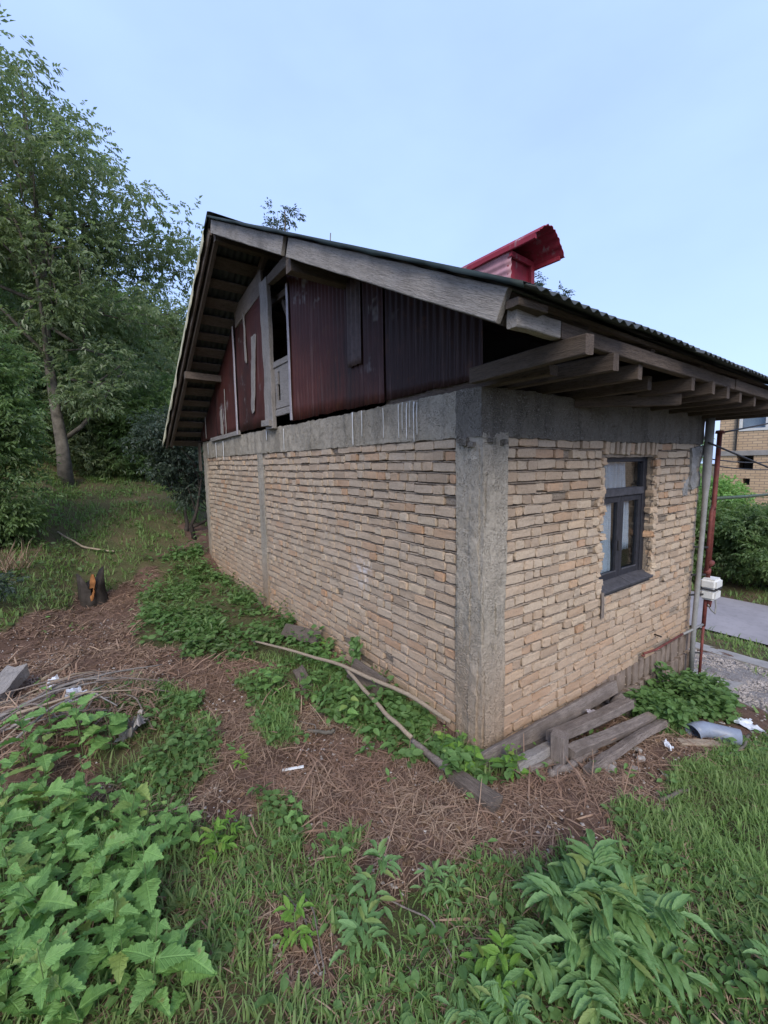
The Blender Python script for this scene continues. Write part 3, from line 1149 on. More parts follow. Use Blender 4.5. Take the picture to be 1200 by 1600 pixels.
def bar(name, lo, hi, mat='frame', parent=WD, cham=.004):
    bm = bmesh.new()
    bmesh.ops.create_cube(bm, size=1)
    lo = Vector(lo)
    hi = Vector(hi)
    for v in bm.verts:
        v.co = Vector((lo[k] + (v.co[k] + .5) * (hi[k] - lo[k]) for k in range(3)))
    if cham:
        bmesh.ops.bevel(bm, geom=bm.edges[:], offset=cham, segments=1, affect='EDGES')
    for v in bm.verts:
        v.co -= origin_of(parent)
    me = bpy.data.meshes.new(name)
    bm.to_mesh(me)
    bm.free()
    return link(name, me, M[mat], parent, loc=(0, 0, 0), world=False)


zt = 1.555
bar('frame_post', (x0 - .01, wy, z0), (x0 + .05, wy + .06, z1))
bar('frame_post', (x1 - .055, wy, z0), (x1 + .012, wy + .06, z1))
bar('frame_head', (x0 + .05, wy + .001, z1 - .05), (x1 - .055, wy + .06, z1 + .005))
bar('transom_bar', (x0 + .05, wy - .012, zt), (x1 - .055, wy + .06, zt + .065), 'sill')
xm = (x0 + x1) / 2
for (a, b) in ((x0 + .052, xm - .003), (xm + .003, x1 - .057)):
    s = .048
    bar('sash_stile', (a, wy + .008, z0 + .06), (a + s, wy + .05, zt - .002))
    bar('sash_stile', (b - s, wy + .008, z0 + .06), (b, wy + .05, zt - .002))
    bar('sash_rail', (a + s, wy + .010, zt - .055), (b - s, wy + .05, zt - .002))
    bar('sash_rail', (a + s, wy + .010, z0 + .06), (b - s, wy + .05, z0 + .12))
    bar('glazing_bead', (a + s, wy + .004, z0 + .115), (b - s, wy + .012, z0 + .126), 'sill', cham=.001)
    bar('pane', (a + s - .004, wy + .028, z0 + .11), (b - s + .004, wy + .032, zt - .05), 'glass', cham=0)
bar('sash_handle', (xm - .035, wy - .008, z0 + .30), (xm - .022, wy + .008, z0 + .39), 'wire')
bar('pane', (x0 + .045, wy + .028, zt + .06), (x1 - .05, wy + .032, z1 - .045), 'glass', cham=0)
for (a, b, dz) in ((x0 - .005, xm + .01, 0), (xm + .014, x1 + .01, .004)):
    o = plank('sill', (a, wy - .03, z0 + .03 + dz), (b, wy - .03, z0 + .032 + dz), .14, .03, M['sill'], WD, up=(0, -.35, 1), segs=4)
o = plank('sill_apron', (x0 - .01, wy - .055, z0 - .012), (x1 + .01, wy - .055, z0 - .008), .05, .022, M['frame'], WD, up=(0, -1, 0), segs=4)
plank('hanging_batten', (x0 - .012, -.016, z0 + .02), (x0 - .004, -.018, z0 - .19), .034, .014, M['oldwood'], WD, up=(0, -1, 0), segs=5)


def curtain(name, xa, xb, za, zb, y, label, folds, seed):
    n, m = 60, 8
    us = np.linspace(0, 1, n)
    vs = np.linspace(0, 1, m)
    Ug, Vg = np.meshgrid(us, vs, indexing='ij')
    xx = xa + (xb - xa) * (Ug + .03 * np.sin(Vg * 3 + Ug * 9))
    yy = y + .018 * np.sin(Ug * folds * 6.28 + Vg * 1.2) + .008 * np.sin(Ug * folds * 15 + Vg * 4)
    zz = za + (zb - za) * Vg
    o = link(name, mesh_np(name, np.stack([xx.ravel(), yy.ravel(), zz.ravel()], 1), grid_faces(n, m), True), M['curtain'], label=label, cat='curtain')
    solid(o, .002)


curtain('curtain', 1.47, 1.80, .82, 1.53, .145, 'pale drape behind the left casement of the window', 6, 1)
curtain('curtain', 1.96, 2.12, 1.05, 1.53, .15, 'narrow pale drape behind the right casement of the window', 4, 2)
curtain('curtain', 1.62, 2.02, 1.60, 1.87, .145, 'short pale curtain in the top light of the window', 5, 3)

# ------------------------------------------------------------------ roof
YA, ZA = 3.38, 4.53                 # ridge line
YE, ZE = -.76, 2.485                # front eaves edge
YB, ZB = 6.98, 2.29                 # back eaves edge
MR = (ZA - ZE) / (YA - YE)
ML = (ZA - ZB) / (YB - YA)
XR0, XR1 = -.575, 4.05


def roof_z(x, y):
    x = np.asarray(x, float)
    y = np.asarray(y, float)
    z = np.where(y < YA, ZA - MR * (YA - y), ZA - ML * (y - YA))
    return z - .02 * (x + .53)


def corr_sheet(name, xa, xb, ya, yb, lift, parent, mat, pitch=.076, amp=.009, seed=0, nl=14, jag=.01):
    nx = max(8, int((xb - xa) / pitch * 8))
    xs = np.linspace(xa, xb, nx)
    t = np.linspace(0, 1, nl)
    Xg, Tg = np.meshgrid(xs, t, indexing='ij')
    yy = ya + (yb - ya) * Tg
    yy = yy + (Tg > .99) * (jag * vnoise(np.stack([Xg * 1.3, Xg * 0 + seed], -1), 1.5, seed)) * np.sign(yb - ya)
    zz = roof_z(Xg, yy) + lift + amp * np.sin(Xg / pitch * 2 * math.pi) + .008 * vnoise(np.stack([Xg, yy], -1), 1.7, seed)
    o = link(name, mesh_np(name, np.stack([Xg.ravel(), yy.ravel(), zz.ravel()], 1), grid_faces(nx, nl), True), mat, parent)
    solid(o, .0035)
    return o


edges = [-.575, .22, 1.0, 1.78, 2.55, 3.3, 4.05]
for i in range(6):
    corr_sheet('roof_sheet', edges[i] - (.03 if i else 0), edges[i + 1] + .03, YA - .0, YE + [0, .03, -.02, .01, .02, 0][i], .018 + .006 * (i % 2), HOUSE, M['roof'], seed=i)
    corr_sheet('roof_sheet', edges[i] - (.03 if i else 0), edges[i + 1] + .03, YA + .0, YB + [0, .02, -.01, .02, .0, .01][i], .018 + .006 * (i % 2), HOUSE, M['roof'], seed=i + 20)
# ridge cap
nx = 40
xs = np.linspace(XR0 - .02, XR1, nx)
prof = [(-.16, -.062), (-.08, -.02), (0, .012), (.08, -.03), (.16, -.078)]
V = []
for x in xs:
    for (dy, dz) in prof:
        V.append((x, YA + dy, ZA + dz + .045 - .02 * (x + .53) + .006 * float(vnoise(np.array([[x * 3, dy * 9]]), 1, 2)[0])))
solid(link('ridge_cap', mesh_np('ridge_cap', V, grid_faces(nx, 5), True), M['roof'], HOUSE), .004)
# dark green flashing folded over the rake
def rake_strip(name, ya, yb, x, drop, width, mat, seed, n=60, ragged=.0):
    ys = np.linspace(ya, yb, n)
    z = roof_z(np.full(n, x), ys)
    rg = ragged * np.abs(vnoise(np.stack([ys * 4, ys * 0], 1), 1, seed)) + ragged * .8 * np.abs(vnoise(np.stack([ys * 13, ys * 0], 1), 1, seed + 1))
    V = np.concatenate([np.column_stack([np.full(n, x + width), ys, z + .026]), np.column_stack([np.full(n, x), ys, z + .022]),
                        np.column_stack([x - .004 + .01 * vnoise(np.stack([ys * 6, ys * 0 + 2], 1), 1, seed), ys, z - drop - rg])])
    Fq = np.concatenate([np.stack([np.arange(n - 1) + k * n, np.arange(n - 1) + 1 + k * n, np.arange(n - 1) + 1 + (k + 1) * n, np.arange(n - 1) + (k + 1) * n], 1) for k in (0, 1)])
    o = link(name, mesh_np(name, V, Fq, True), mat, HOUSE)
    solid(o, .003)


rake_strip('rake_flashing', YA, -.72, -.598, -.004, .18, M['felt'], 3, ragged=.008)
rake_strip('rake_flashing', YA + .01, YB, -.598, .005, .18, M['felt'], 4, ragged=.02)
rake_strip('torn_edge_strip', YA + .15, YB + .01, -.606, .052, .006, M['foil'], 14, n=140, ragged=.05)

# barge boards on the front rake: two lengths with a gap
def rake_board(name, ya, yb, h, t, mat, x, drop):
    pa = (x, ya, float(roof_z(x, ya)) - drop)
    pb = (x, yb, float(roof_z(x, yb)) - drop)
    return plank(name, pa, pb, h, t, mat, HOUSE, up=(-1, 0, 0), segs=16, jit=.003)


rake_board('barge_board', YA - .02, 1.50, .128, .028, M['barge'], -.555, .082)
rake_board('barge_board', 1.41, -.60, .132, .03, M['barge'], -.557, .084)
rake_board('barge_board', YA + .06, YB - .03, .11, .026, M['darkwood'], -.557, .07)
# rafters, purlins and roof boards
for x in (-.49, .08, .75, 1.45, 2.15, 2.85, 3.45, 3.95):
    for (ya, yb) in ((YA - .06, -.58), (YA + .06, 6.86)):
        pa = (x, ya, float(roof_z(x, ya)) - .105)
        pb = (x, yb, float(roof_z(x, yb)) - .105)
        plank('rafter', pa, pb, .05, .10, M['darkwood'], HOUSE, segs=6)
for (y, dz) in ((1.47, -.21), (5.2, -.21)):
    z = float(roof_z(0, y)) + dz
    plank('purlin', (-.54, y, z + .01), (3.9, y, z - .08), .09, .10, M['darkwood'], HOUSE, segs=8)
plank('brace', (-.50, 1.50, 3.44), (-.02, 3.12, 3.92), .07, .09, M['darkwood'], HOUSE)
plank('ridge_beam', (-.53, YA, ZA - .16), (3.9, YA, ZA - .25), .07, .14, M['darkwood'], HOUSE)
for slope in (0, 1):
    n = 15 if slope else 17
    for k in range(n):
        y = (YA + .14 + k * (YB - YA - .2) / (n - 1)) if slope else (YA - .14 - k * (YA - YE - .34) / (n - 1))
        z = float(roof_z(-.55, y)) - .034
        up_ = (0, ML if slope else -MR, 1)
        plank('roof_board', (-.535, y, z), (3.98, y, z - .09), .15 + .02 * math.sin(k * 2.3), .02, M['darkwood'], HOUSE, up=up_, segs=8, jit=.004)
# eaves: joist ends standing on the beam, fascia above them
jx = [-.20, .22, .56, .95, 1.22, 1.50, 1.80, 2.13, 2.50, 2.9, 3.25, 3.62]
jy = [-.76, -.66, -.62, -.50, -.64, -.66, -.65, -.63, -.62, -.62, -.6, -.6]
for i, (x, ye) in enumerate(zip(jx, jy)):
    zb = 2.348 - .012 * x
    plank('joist', (x, ye, zb), (x + rnd.normal(0, .01) + (0 if i else .1), 1.0 if i else -.02, zb), .05, .085, M['joist'], HOUSE, segs=5)
plank('loose_joist', (1.40, -.50, 2.265), (.95, .0, 2.275), .055, .075, M['joist'], HOUSE, segs=5)
plank('wall_plate', (.03, -.44, 2.325), (.03, .5, 2.33), .07, .05, M['joist'], HOUSE, segs=5)
plank('wall_plate', (.12, .1, 2.312), (3.2, .1, 2.308), .12, .016, M['darkwood'], HOUSE, segs=5)
fz = lambda x: 2.435 - .017 * (x + .48)
plank('fascia_board', (-.53, -.62, fz(-.53)), (-.235, -.62, fz(-.235)), .075, .05, M['barge'], HOUSE, up=(0, -1, 0), segs=5)
plank('fascia_board', (-.225, -.618, fz(-.225)), (1.95, -.618, fz(1.95)), .072, .05, M['joist'], HOUSE, up=(0, -1, 0), segs=10)
plank('fascia_board', (1.96, -.62, fz(1.96)), (4.0, -.62, fz(4.0)), .072, .05, M['joist'], HOUSE, up=(0, -1, 0), segs=10)
plank('eaves_block', (-.56, -.64, fz(-.5) + .045), (-.40, -.66, fz(-.4) + .035), .07, .03, M['joist'], HOUSE, segs=3)
# hanging dark board at the back corner of the gable
plank('corner_board', (-.03, 6.80, 2.28), (-.03, 6.80, 1.78), .16, .02, M['darkwood'], HOUSE, up=(-1, 0, 0), segs=4)

# ------------------------------------------------------------------ gable cladding
def clad_sheet(ya, yb, zb, mat, x=-.028, corr=True, ztop=None, seed=0, name='cladding_sheet', amp=.0085, pitch=.068):
    ny = max(6, int(abs(yb - ya) / pitch * 8)) if corr else max(6, int(abs(yb - ya) / .06))
    nz = 12
    ys = np.linspace(ya, yb, ny)
    t = np.linspace(0, 1, nz)
    Yg, Tg = np.meshgrid(ys, t, indexing='ij')
    zt_ = roof_z(np.full_like(Yg, x), Yg) - .06 if ztop is None else np.full_like(Yg, ztop)
    zt_ = np.minimum(zt_, roof_z(np.full_like(Yg, x), Yg) - .06)
    zb_ = zb + .008 * vnoise(np.stack([Yg * 7, Yg * 0 + seed], -1), 1, seed)
    zz = zb_ + np.maximum(zt_ - zb_, .01) * Tg
    xx = x + (amp * np.sin(Yg / pitch * 2 * math.pi) if corr else 0) + .005 * vnoise(np.stack([Yg, zz], -1), 2.2, seed + 3)
    o = link(name, mesh_np(name, np.stack([xx.ravel(), Yg.ravel(), zz.ravel()], 1), grid_faces(ny, nz), True), mat, HOUSE)
    solid(o, .003)
    return o


clad_sheet(2.64, 2.03, 2.33, M['red'], seed=1)
clad_sheet(2.06, 1.46, 2.335, M['red'], x=-.030, seed=2)
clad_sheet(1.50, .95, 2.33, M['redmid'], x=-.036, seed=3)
clad_sheet(.99, .42, 2.345, M['redshade'], x=-.012, seed=4)
clad_sheet(.46, -.02, 2.345, M['redshade'], x=-.02, seed=5)
clad_sheet(1.42, 1.23, 2.66, M['fadedsheet'], x=-.056, seed=6, ztop=3.34, amp=.0085)
clad_sheet(3.36, 4.44, 2.335, M['red'], x=-.03, corr=False, ztop=3.86, seed=7)
clad_sheet(4.48, 5.55, 2.32, M['red'], x=-.034, corr=False, seed=8)
clad_sheet(5.52, 6.62, 2.30, M['red'], x=-.028, corr=False, seed=9)
# edge trims, posts, peeled battens
plank('door_post', (-.045, 3.21, 2.29), (-.045, 3.22, 3.95), .22, .05, M['hatchwood'], HOUSE, up=(-1, 0, 0), segs=12, jit=.006)
plank('metal_trim', (-.052, 2.622, 2.34), (-.052, 2.612, 3.72), .045, .012, M['palesheet'], HOUSE, up=(-1, 0, 0), segs=8)
plank('batten', (-.052, 4.46, 2.30), (-.055, 4.44, 3.75), .05, .014, M['palesheet'], HOUSE, up=(-1, 0, 0), segs=8)
plank('peeled_batten', (-.046, 3.80, 2.56), (-.046, 3.66, 3.45), .12, .012, M['hatchwood'], HOUSE, up=(-1, 0, 0), segs=14, jit=.005, taper=-.3, split=.06)
plank('peeled_batten', (-.046, 3.98, 3.18), (-.046, 3.98, 3.80), .07, .012, M['hatchwood'], HOUSE, up=(-1, 0, 0), segs=10, jit=.004, taper=.5, split=.06)
plank('peeled_batten', (-.048, 5.22, 2.34), (-.048, 5.22, 2.72), .13, .012, M['hatchwood'], HOUSE, up=(-1, 0, 0), segs=8, jit=.004, taper=.4, split=.06)
plank('peeled_batten', (-.046, 5.02, 2.34), (-.046, 4.99, 3.0), .025, .01, M['hatchwood'], HOUSE, up=(-1, 0, 0), segs=8, jit=.004)
plank('peeled_batten', (-.046, 6.2, 2.34), (-.046, 6.18, 2.7), .03, .01, M['hatchwood'], HOUSE, up=(-1, 0, 0), segs=8, jit=.004)
plank('upper_board', (-.03, 3.34, 3.99), (-.03, 4.36, 3.84), .26, .03, M['oldwood'], HOUSE, up=(-1, 0, 0), segs=8)
plank('bottom_rail', (-.04, 4.4, 2.325), (-.04, 5.9, 2.30), .06, .03, M['hatchwood'], HOUSE, up=(-1, 0, 0), segs=8)
plank('bottom_rail', (.02, .98, 2.325), (.02, -.02, 2.325), .05, .03, M['darkwood'], HOUSE, up=(-1, 0, 0), segs=8)
plank('rail_stub', (-.07, 3.38, 2.36), (-.07, 3.12, 2.35), .07, .07, M['hatchwood'], HOUSE, segs=4)
# hatch in the gable opening: boards, rails and a slot
HT = link('hatch_door', None, None, HOUSE, loc=(-.015, 2.88, 2.42))
plank('hatch_panel', (-.012, 2.66, 2.735), (-.012, 2.96, 2.735), .46, .02, M['hatchwood'], HT, up=(-1, 0, 0), segs=6)
plank('hatch_panel', (-.012, 3.012, 2.87), (-.012, 3.10, 2.87), .19, .02, M['hatchwood'], HT, up=(-1, 0, 0), segs=3)
plank('hatch_panel', (-.012, 2.962, 2.935), (-.012, 3.010, 2.935), .06, .02, M['hatchwood'], HT, up=(-1, 0, 0), segs=3)
plank('hatch_panel', (-.012, 3.04, 2.64), (-.012, 3.10, 2.64), .27, .02, M['hatchwood'], HT, up=(-1, 0, 0), segs=3)
plank('hatch_panel', (-.012, 2.962, 2.55), (-.012, 3.038, 2.55), .09, .02, M['hatchwood'], HT, up=(-1, 0, 0), segs=3)
plank('hatch_rail', (-.02, 2.65, 2.998), (-.02, 3.11, 2.992), .065, .03, M['hatchwood'], HT, up=(-1, 0, 0), segs=4)
plank('hatch_rail', (-.02, 2.65, 2.46), (-.02, 3.11, 2.458), .075, .028, M['hatchwood'], HT, up=(-1, 0, 0), segs=4)
plank('brace', (.12, 3.10, 3.72), (.10, 2.64, 3.05), .05, .04, M['darkwood'], HOUSE, up=(-1, 0, 0))
plank('collar_beam', (.1, 2.0, 3.78), (.1, 4.4, 3.78), .07, .04, M['darkwood'], HOUSE, up=(-1, 0, 0))
# far gable and loft floor shut the attic from light
V = [(3.34, -.56, 2.36), (3.34, -.56, 2.47), (3.34, YA, ZA - .13), (3.34, 6.8, 2.36), (3.34, 6.8, 2.3)]
solid(link('rear_gable', mesh_np('rear_gable', V, np.array([(0, 1, 2), (0, 2, 4), (2, 3, 4)])), M['darkwood'], HOUSE), .02)

# ------------------------------------------------------------------ red roof dormer
DX, DW = 1.5, .36
DM = link('roof_dormer', None, None, HOUSE, loc=(DX, 1.05, float(roof_z(DX, 1.05))))
# hood: bowed corrugated sheet running out level from the slope
nu, nvv = 57, 12
V = []
for i in range(nu):
    a = i / (nu - 1)
    th = math.pi * (.12 + .80 * a)
    for j in range(nvv):
        y = .70 + (2.0 - .70) * j / (nvv - 1)
        xx = DX - .02 + (DW + .04) * (.5 - .5 * math.cos(math.pi * a)) if False else DX - .02 + (DW + .04) * a
        zz = 3.862 + .115 * math.sin(math.pi * min(1, a * 1.02)) - .12 * a ** 2 + .006 * math.sin(i * math.pi)
        V.append((xx, y + .003 * math.sin(i * 1.3), zz + .006 * math.sin(a * 14 * math.pi)))
V = np.array(V) - np.array(origin_of(DM))
solid(link('hood_sheet', mesh_np('hood_sheet', V, grid_faces(nu, nvv), False), M['reddormer'], DM, loc=(0, 0, 0), world=False), .005)
plank('hood_rail', (DX - .01, .74, 3.845), (DX - .01, 1.95, 3.845), .025, .05, M['reddormer'], DM)
plank('hood_rail', (DX + DW, .74, 3.745), (DX + DW, 1.7, 3.745), .025, .04, M['reddormer'], DM)
# ribbed side cheek with level ribs
nzc, nyc = 40, 12
V = []
for i in range(nzc):
    t = i / (nzc - 1)
    for j in range(nyc):
        z = 3.33 + (3.835 - 3.33) * t
        yb_ = YA - (ZA - .03 - z - .02 * 2.0) / MR
        y = 1.02 + (yb_ - 1.02) * j / (nyc - 1)
        V.append((DX + .012 + .007 * math.sin(t * 7 * 6.283), max(y, 1.02), z))
V = np.array(V) - np.array(origin_of(DM))
solid(link('cheek_sheet', mesh_np('cheek_sheet', V, grid_faces(nzc, nyc), True), M['pinksheet'], DM, loc=(0, 0, 0), world=False), .003)
V2 = V.copy()
V2[:, 0] += DW - .03
solid(link('cheek_sheet', mesh_np('cheek_sheet', V2, grid_faces(nzc, nyc), True), M['reddormer'], DM, loc=(0, 0, 0), world=False), .003)
plank('front_board', (DX + .18, 1.06, 3.28), (DX + .18, 1.06, 3.80), .33, .02, M['reddormer'], DM, up=(0, -1, 0))
plank('corner_post', (DX + .33, 1.03, 3.28), (DX + .33, 1.03, 3.78), .05, .05, M['reddormer'], DM, up=(0, -1, 0))
plank('front_rail', (DX, 1.02, 3.80), (DX + .35, 1.02, 3.775), .05, .03, M['reddormer'], DM, up=(0, -1, 0))

# ------------------------------------------------------------------ pipes and wires at the house corner
P_ = empty('drainpipe', (3.2, -.07, gzf(3.2, -.07)), 'pale grey drainpipe down the right end of the window wall', 'drainpipe')
pts = [(3.275, -.075, 2.32), (3.268, -.075, 1.9), (3.262, -.075, 1.62), (3.235, -.085, 1.5), (3.222, -.085, 1.2), (3.19, -.085, .6), (3.155, -.085, .1), (3.14, -.09, -.35)]
link('pipe', tube_mesh('pipe', [np.array(p) - np.array(P_.location) for p in pts], [.04, .04, .038, .026, .024, .024, .024, .024], 12), M['drain'], P_, loc=(0, 0, 0), world=False)
for z in (.45, .66, .95):
    x = 3.15 + .07 * z
    plank('pipe_clip', (x - .09, -.05, z + .015), (x + .14, -.10, z - .01), .02, .008, M['wire'], P_, up=(0, -1, 0), segs=2, jit=.001)

P_ = empty('gas_riser', (3.31, -.1, gzf(3.31, -.1)), 'rusty red gas riser pipe with stays beside the drainpipe', 'pipe')
loc = np.array(P_.location)
top = np.array([3.60, -.06, 2.13])
bot = np.array([3.285, -.12, -.42])
mid = bot + (top - bot) * .40


def ptube(name, pts, r, mat, parent, n=8):
    return link(name, tube_mesh(name, [np.array(p) - np.array(origin_of(parent)) for p in pts], r, n), M[mat], parent, loc=(0, 0, 0), world=False)


ptube('post_pipe', [mid, top], .024, 'rust', P_)
ptube('post_cap', [top - [.0, 0, .005], top + [.004, 0, .02]], [.045, .04], 'rust', P_)
ptube('lower_pipe', [bot, bot + (mid - bot) * .52], .014, 'rust', P_)
ptube('lower_pipe', [bot + (mid - bot) * .5, mid], .02, 'rust', P_)
s0 = mid + [-.06, -.005, .10]
ptube('side_pipe', [s0, s0 + (top - mid) * .40, s0 + (top - mid) * .43 + [.03, 0, .0], s0 + (top - mid) * .42 + [.06, 0, -.01]], .02, 'rust', P_)
ptube('coupling', [mid + [-.05, -.02, .16], mid + [.03, -.02, .165]], .03, 'rust', P_)
ptube('coupling', [mid + [-.03, -.0, .05], mid + [-.02, 0, .11]], .036, 'rust', P_)
ptube('cross_pipe', [bot + (mid - bot) * .52, (2.96, -.06, .08)], .012, 'drain', P_)
ptube('stay', [bot + (mid - bot) * .22, bot + (mid - bot) * .22 + [-.14, .06, .02]], .008, 'wire', P_)
# regulator box clipped on the riser
bxc = mid + np.array([.0, -.035, -.10])
RB = empty('regulator_box', tuple(bxc), 'white plastic regulator box strapped to the rusty riser', 'meter box')


def rbox(name, c, s, mat, parent, bev=.02, seg=3, rot=None):
    bm = bmesh.new()
    bmesh.ops.create_cube(bm, size=1)
    for v in bm.verts:
        v.co = Vector((v.co[k] * s[k] for k in range(3)))
    bmesh.ops.bevel(bm, geom=bm.edges[:], offset=bev, segments=seg, affect='EDGES')
    me = bpy.data.meshes.new(name)
    bm.to_mesh(me)
    bm.free()
    for p in me.polygons:
        p.use_smooth = False
    return link(name, me, M[mat], parent, loc=c, rot=rot)


rbox('lid', bxc + [0, 0, .055], (.20, .15, .11), 'plastic', RB, .022)
rbox('tub', bxc + [-.006, 0, -.06], (.185, .14, .11), 'plastic', RB, .022)
rbox('seam', bxc + [-.002, 0, -.002], (.19, .148, .012), 'wire', RB, .003, 1)
rbox('side_cap', bxc + [.11, 0, .05], (.07, .09, .08), 'plastic', RB, .02)
ptube('lead', [bxc + [.05, -.03, -.11], bxc + [.055, -.04, -.2], bxc + [.04, -.04, -.28], bxc + [0, -.02, -.24], bxc + [-.05, 0, -.17]], .008, 'drain', RB)
ptube('valve', [bxc + [-.02, 0, -.11], bxc + [-.025, 0, -.2]], [.03, .02], 'rust', RB)

me = tube_mesh('rail', [(3.50, -.06, 1.44), (4.6, -.07, 1.40), (7.5, -.1, 1.33)], .018, 8)
link('clothes_rail', me, M['green_bar'], label='thin green pipe rail running right from the rusty riser', cat='rail')


def wire(pts, r, label, n=18):
    p0, p1, sag = np.array(pts[0]), np.array(pts[1]), pts[2]
    t = np.linspace(0, 1, n)[:, None]
    P = p0 + (p1 - p0) * t
    P[:, 2] -= sag * 4 * (t * (1 - t))[:, 0]
    o = link('wire', tube_mesh('wire', P - p0, r, 5), M['wire'], loc=tuple(p0), label=label, cat='wire')


wire([(3.60, -.06, 2.13), (9.2, -.4, 2.9), .05], .010, 'dark wire rising right from the riser cap')
wire([(3.18, -.10, 2.02), (7.6, -.7, 1.15), .02], .010, 'dark wire slanting down right from the house corner')
wire([(3.5, -.0, 1.86), (11.0, .3, 2.15), .18], .007, 'upper thin wire sagging in front of the far building')
wire([(3.5, -.0, 1.80), (11.0, .2, 2.02), .2], .007, 'lower thin wire sagging in front of the far building')
HK = empty('wall_pipe', (2.2, -.05, .05), 'thin rusty pipe with hooks low on the window wall', 'pipe')
ptube('pipe', [(2.12, -.05, .10), (2.35, -.06, .08), (2.95, -.06, .085)], .010, 'rust', HK)
ptube('hook', [(2.12, -.05, .10), (2.02, -.10, .125), (1.98, -.10, .14)], .008, 'rust', HK)
ptube('hook', [(2.44, .0, .19), (2.40, -.08, .20), (2.33, -.10, .225)], .007, 'wire', HK)

# ------------------------------------------------------------------ timber lying about
def lz(x, y, h=0.):
    return (x, y, gzf(x, y) + h)


GT = 'old timbers stacked at the foot of the window wall'
plank('plank', lz(-.12, -.13, .06), lz(1.58, -.07, .20), .105, .034, M['oldwood'], up=(0, -1, .3), segs=14, jit=.005, label='longest plank, leaning along the foot of the window wall', cat='plank', group=GT)
plank('plank', lz(.10, -.165, .02), lz(1.30, -.16, .04), .09, .035, M['darkwood'], up=(0, -.1, 1), segs=12, jit=.005, label='dark plank low in the gap before the leaning wall plank', cat='plank', group=GT)
plank('beam', lz(.02, -.255, .05), lz(.47, -.275, .095), .07, .055, M['hatchwood'], up=(.0, .15, 1), segs=9, jit=.006, split=.015, label='pale flecked timber left of the post stub', cat='timber', group=GT)
plank('beam', lz(.38, -.262, .135), lz(1.43, -.250, .165), .088, .062, M['oldwood'], up=(.0, .12, 1), segs=16, jit=.006, bow=-.008, label='thick topmost timber of the stack, sawn end to the right', cat='timber', group=GT)
plank('beam', lz(.43, -.355, .07), lz(1.52, -.385, .085), .07, .062, M['oldwood'], up=(0, -.2, 1), segs=14, jit=.006, label='second timber from the front of the stack', cat='timber', group=GT)
plank('beam', lz(.42, -.485, .02), lz(1.58, -.455, .07), .06, .05, M['oldwood'], up=(0, .3, 1), segs=14, jit=.006, bow=.01, label='foremost long timber of the stack, lying on the soil', cat='timber', group=GT)
plank('post', lz(.355, -.335, -.02), lz(.36, -.33, .20), .085, .085, M['oldwood'], up=(.2, -1, 0), segs=5, jit=.004, label='short upright post stub standing in the timber stack', cat='post')
plank('batten', lz(.10, -.29, .02), lz(.45, -.31, .03), .05, .03, M['oldwood'], segs=6, jit=.004, label='split grey batten left of the post stub', cat='batten')
plank('plank', lz(.06, -.245, .022), lz(.40, -.25, .03), .07, .025, M['oldwood'], segs=6, jit=.006, split=.03, label='short broken plank beside the lime seedlings', cat='plank', group=GT)


def log(name, pts, rad, mat, label, cat, n=12, seed=0, amp=.1, group=None, cap_mat=None):
    """a rough round piece of wood along a polyline"""
    pts = np.array(pts, float)
    t = np.linspace(0, 1, len(pts))
    tt = np.linspace(0, 1, max(6, len(pts) * 4))
    P = np.stack([np.interp(tt, t, pts[:, k]) for k in range(3)], 1)
    r = np.interp(tt, t, np.broadcast_to(rad, len(pts)))
    P[1:-1] += np.stack([vnoise(np.stack([tt * 7, tt * 0 + k], 1), 1, seed + k) for k in range(3)], 1)[1:-1] * r[1:-1, None] * .5
    V, Fs = tube(P, r, n)
    V[:-2] += amp * np.repeat(r, n)[:, None] * np.stack([vnoise(V[:-2], 9 / max(.01, r.mean() * 9), seed + 3 + k) for k in range(3)], 1)
    base = P[0].copy()
    return link(name, MB().addm(V - base, Fs).mesh(name, True), mat, loc=tuple(base), label=label, cat=cat, group=group)


log('branch', [lz(.42, -.39, .02), lz(.72, -.37, .03)], .022, M['oldwood'], 'short round stick under the front of the timber stack', 'stick', 9, 4)
log('branch', [lz(.18, -.38, .02), lz(.42, -.40, .02)], .024, M['oldwood'], 'short bark-covered stick left of the foremost timber', 'stick', 9, 5)
log('stump_end', [lz(1.62, -.17, .02), lz(1.48, -.12, .15)], [.07, .06], M['oldwood'], 'gnarled log end behind the timber stack, by the weeds', 'log', 12, 8, .3)
# poles by the gable wall
log('pole', [lz(-.64, 2.46, .10), lz(-.40, 1.72, .16), lz(-.26, 1.2, .19), lz(-.11, .55, .17), lz(-.05, .22, .12)], [.010, .013, .015, .017, .015], M['palewood'], 'long pale pole lying along the foot of the gable wall', 'pole', 8, 11)
log('pole', [lz(-.27, 1.22, .17), lz(-.31, .9, .15), lz(-.34, .58, .13), lz(-.34, .28, .09)], [.013, .015, .015, .015], M['palewood'], 'shorter pale pole diverging from the long one by the wall', 'pole', 8, 12)
log('spade_board', [lz(-.34, .27, .075), lz(-.335, .10, .06), lz(-.325, -.05, .05)], [.019, .022, .028], M['oldwood'], 'stick handle running into the dark wedge of wood', 'stick', 8, 13)
plank('wood_wedge', lz(-.325, -.07, .04), lz(-.285, -.39, .03), .085, .06, M['darkwood'], segs=10, jit=.007, taper=-.35, split=.02, label='dark wedge shaped piece of timber lying before the house corner', cat='timber')
plank('plank', lz(-.12, 2.0, .14), lz(-.26, 2.55, .10), .14, .03, M['darkwood'], up=(-1, 0, .8), segs=7, jit=.006, label='dark board leaning on the gable wall beyond the pole', cat='plank')
plank('plank', lz(-.16, .85, .12), lz(-.17, 1.3, .12), .17, .03, M['darkwood'], up=(-1, 0, .7), segs=7, jit=.006, label='board half buried in weeds at the gable wall foot', cat='plank')
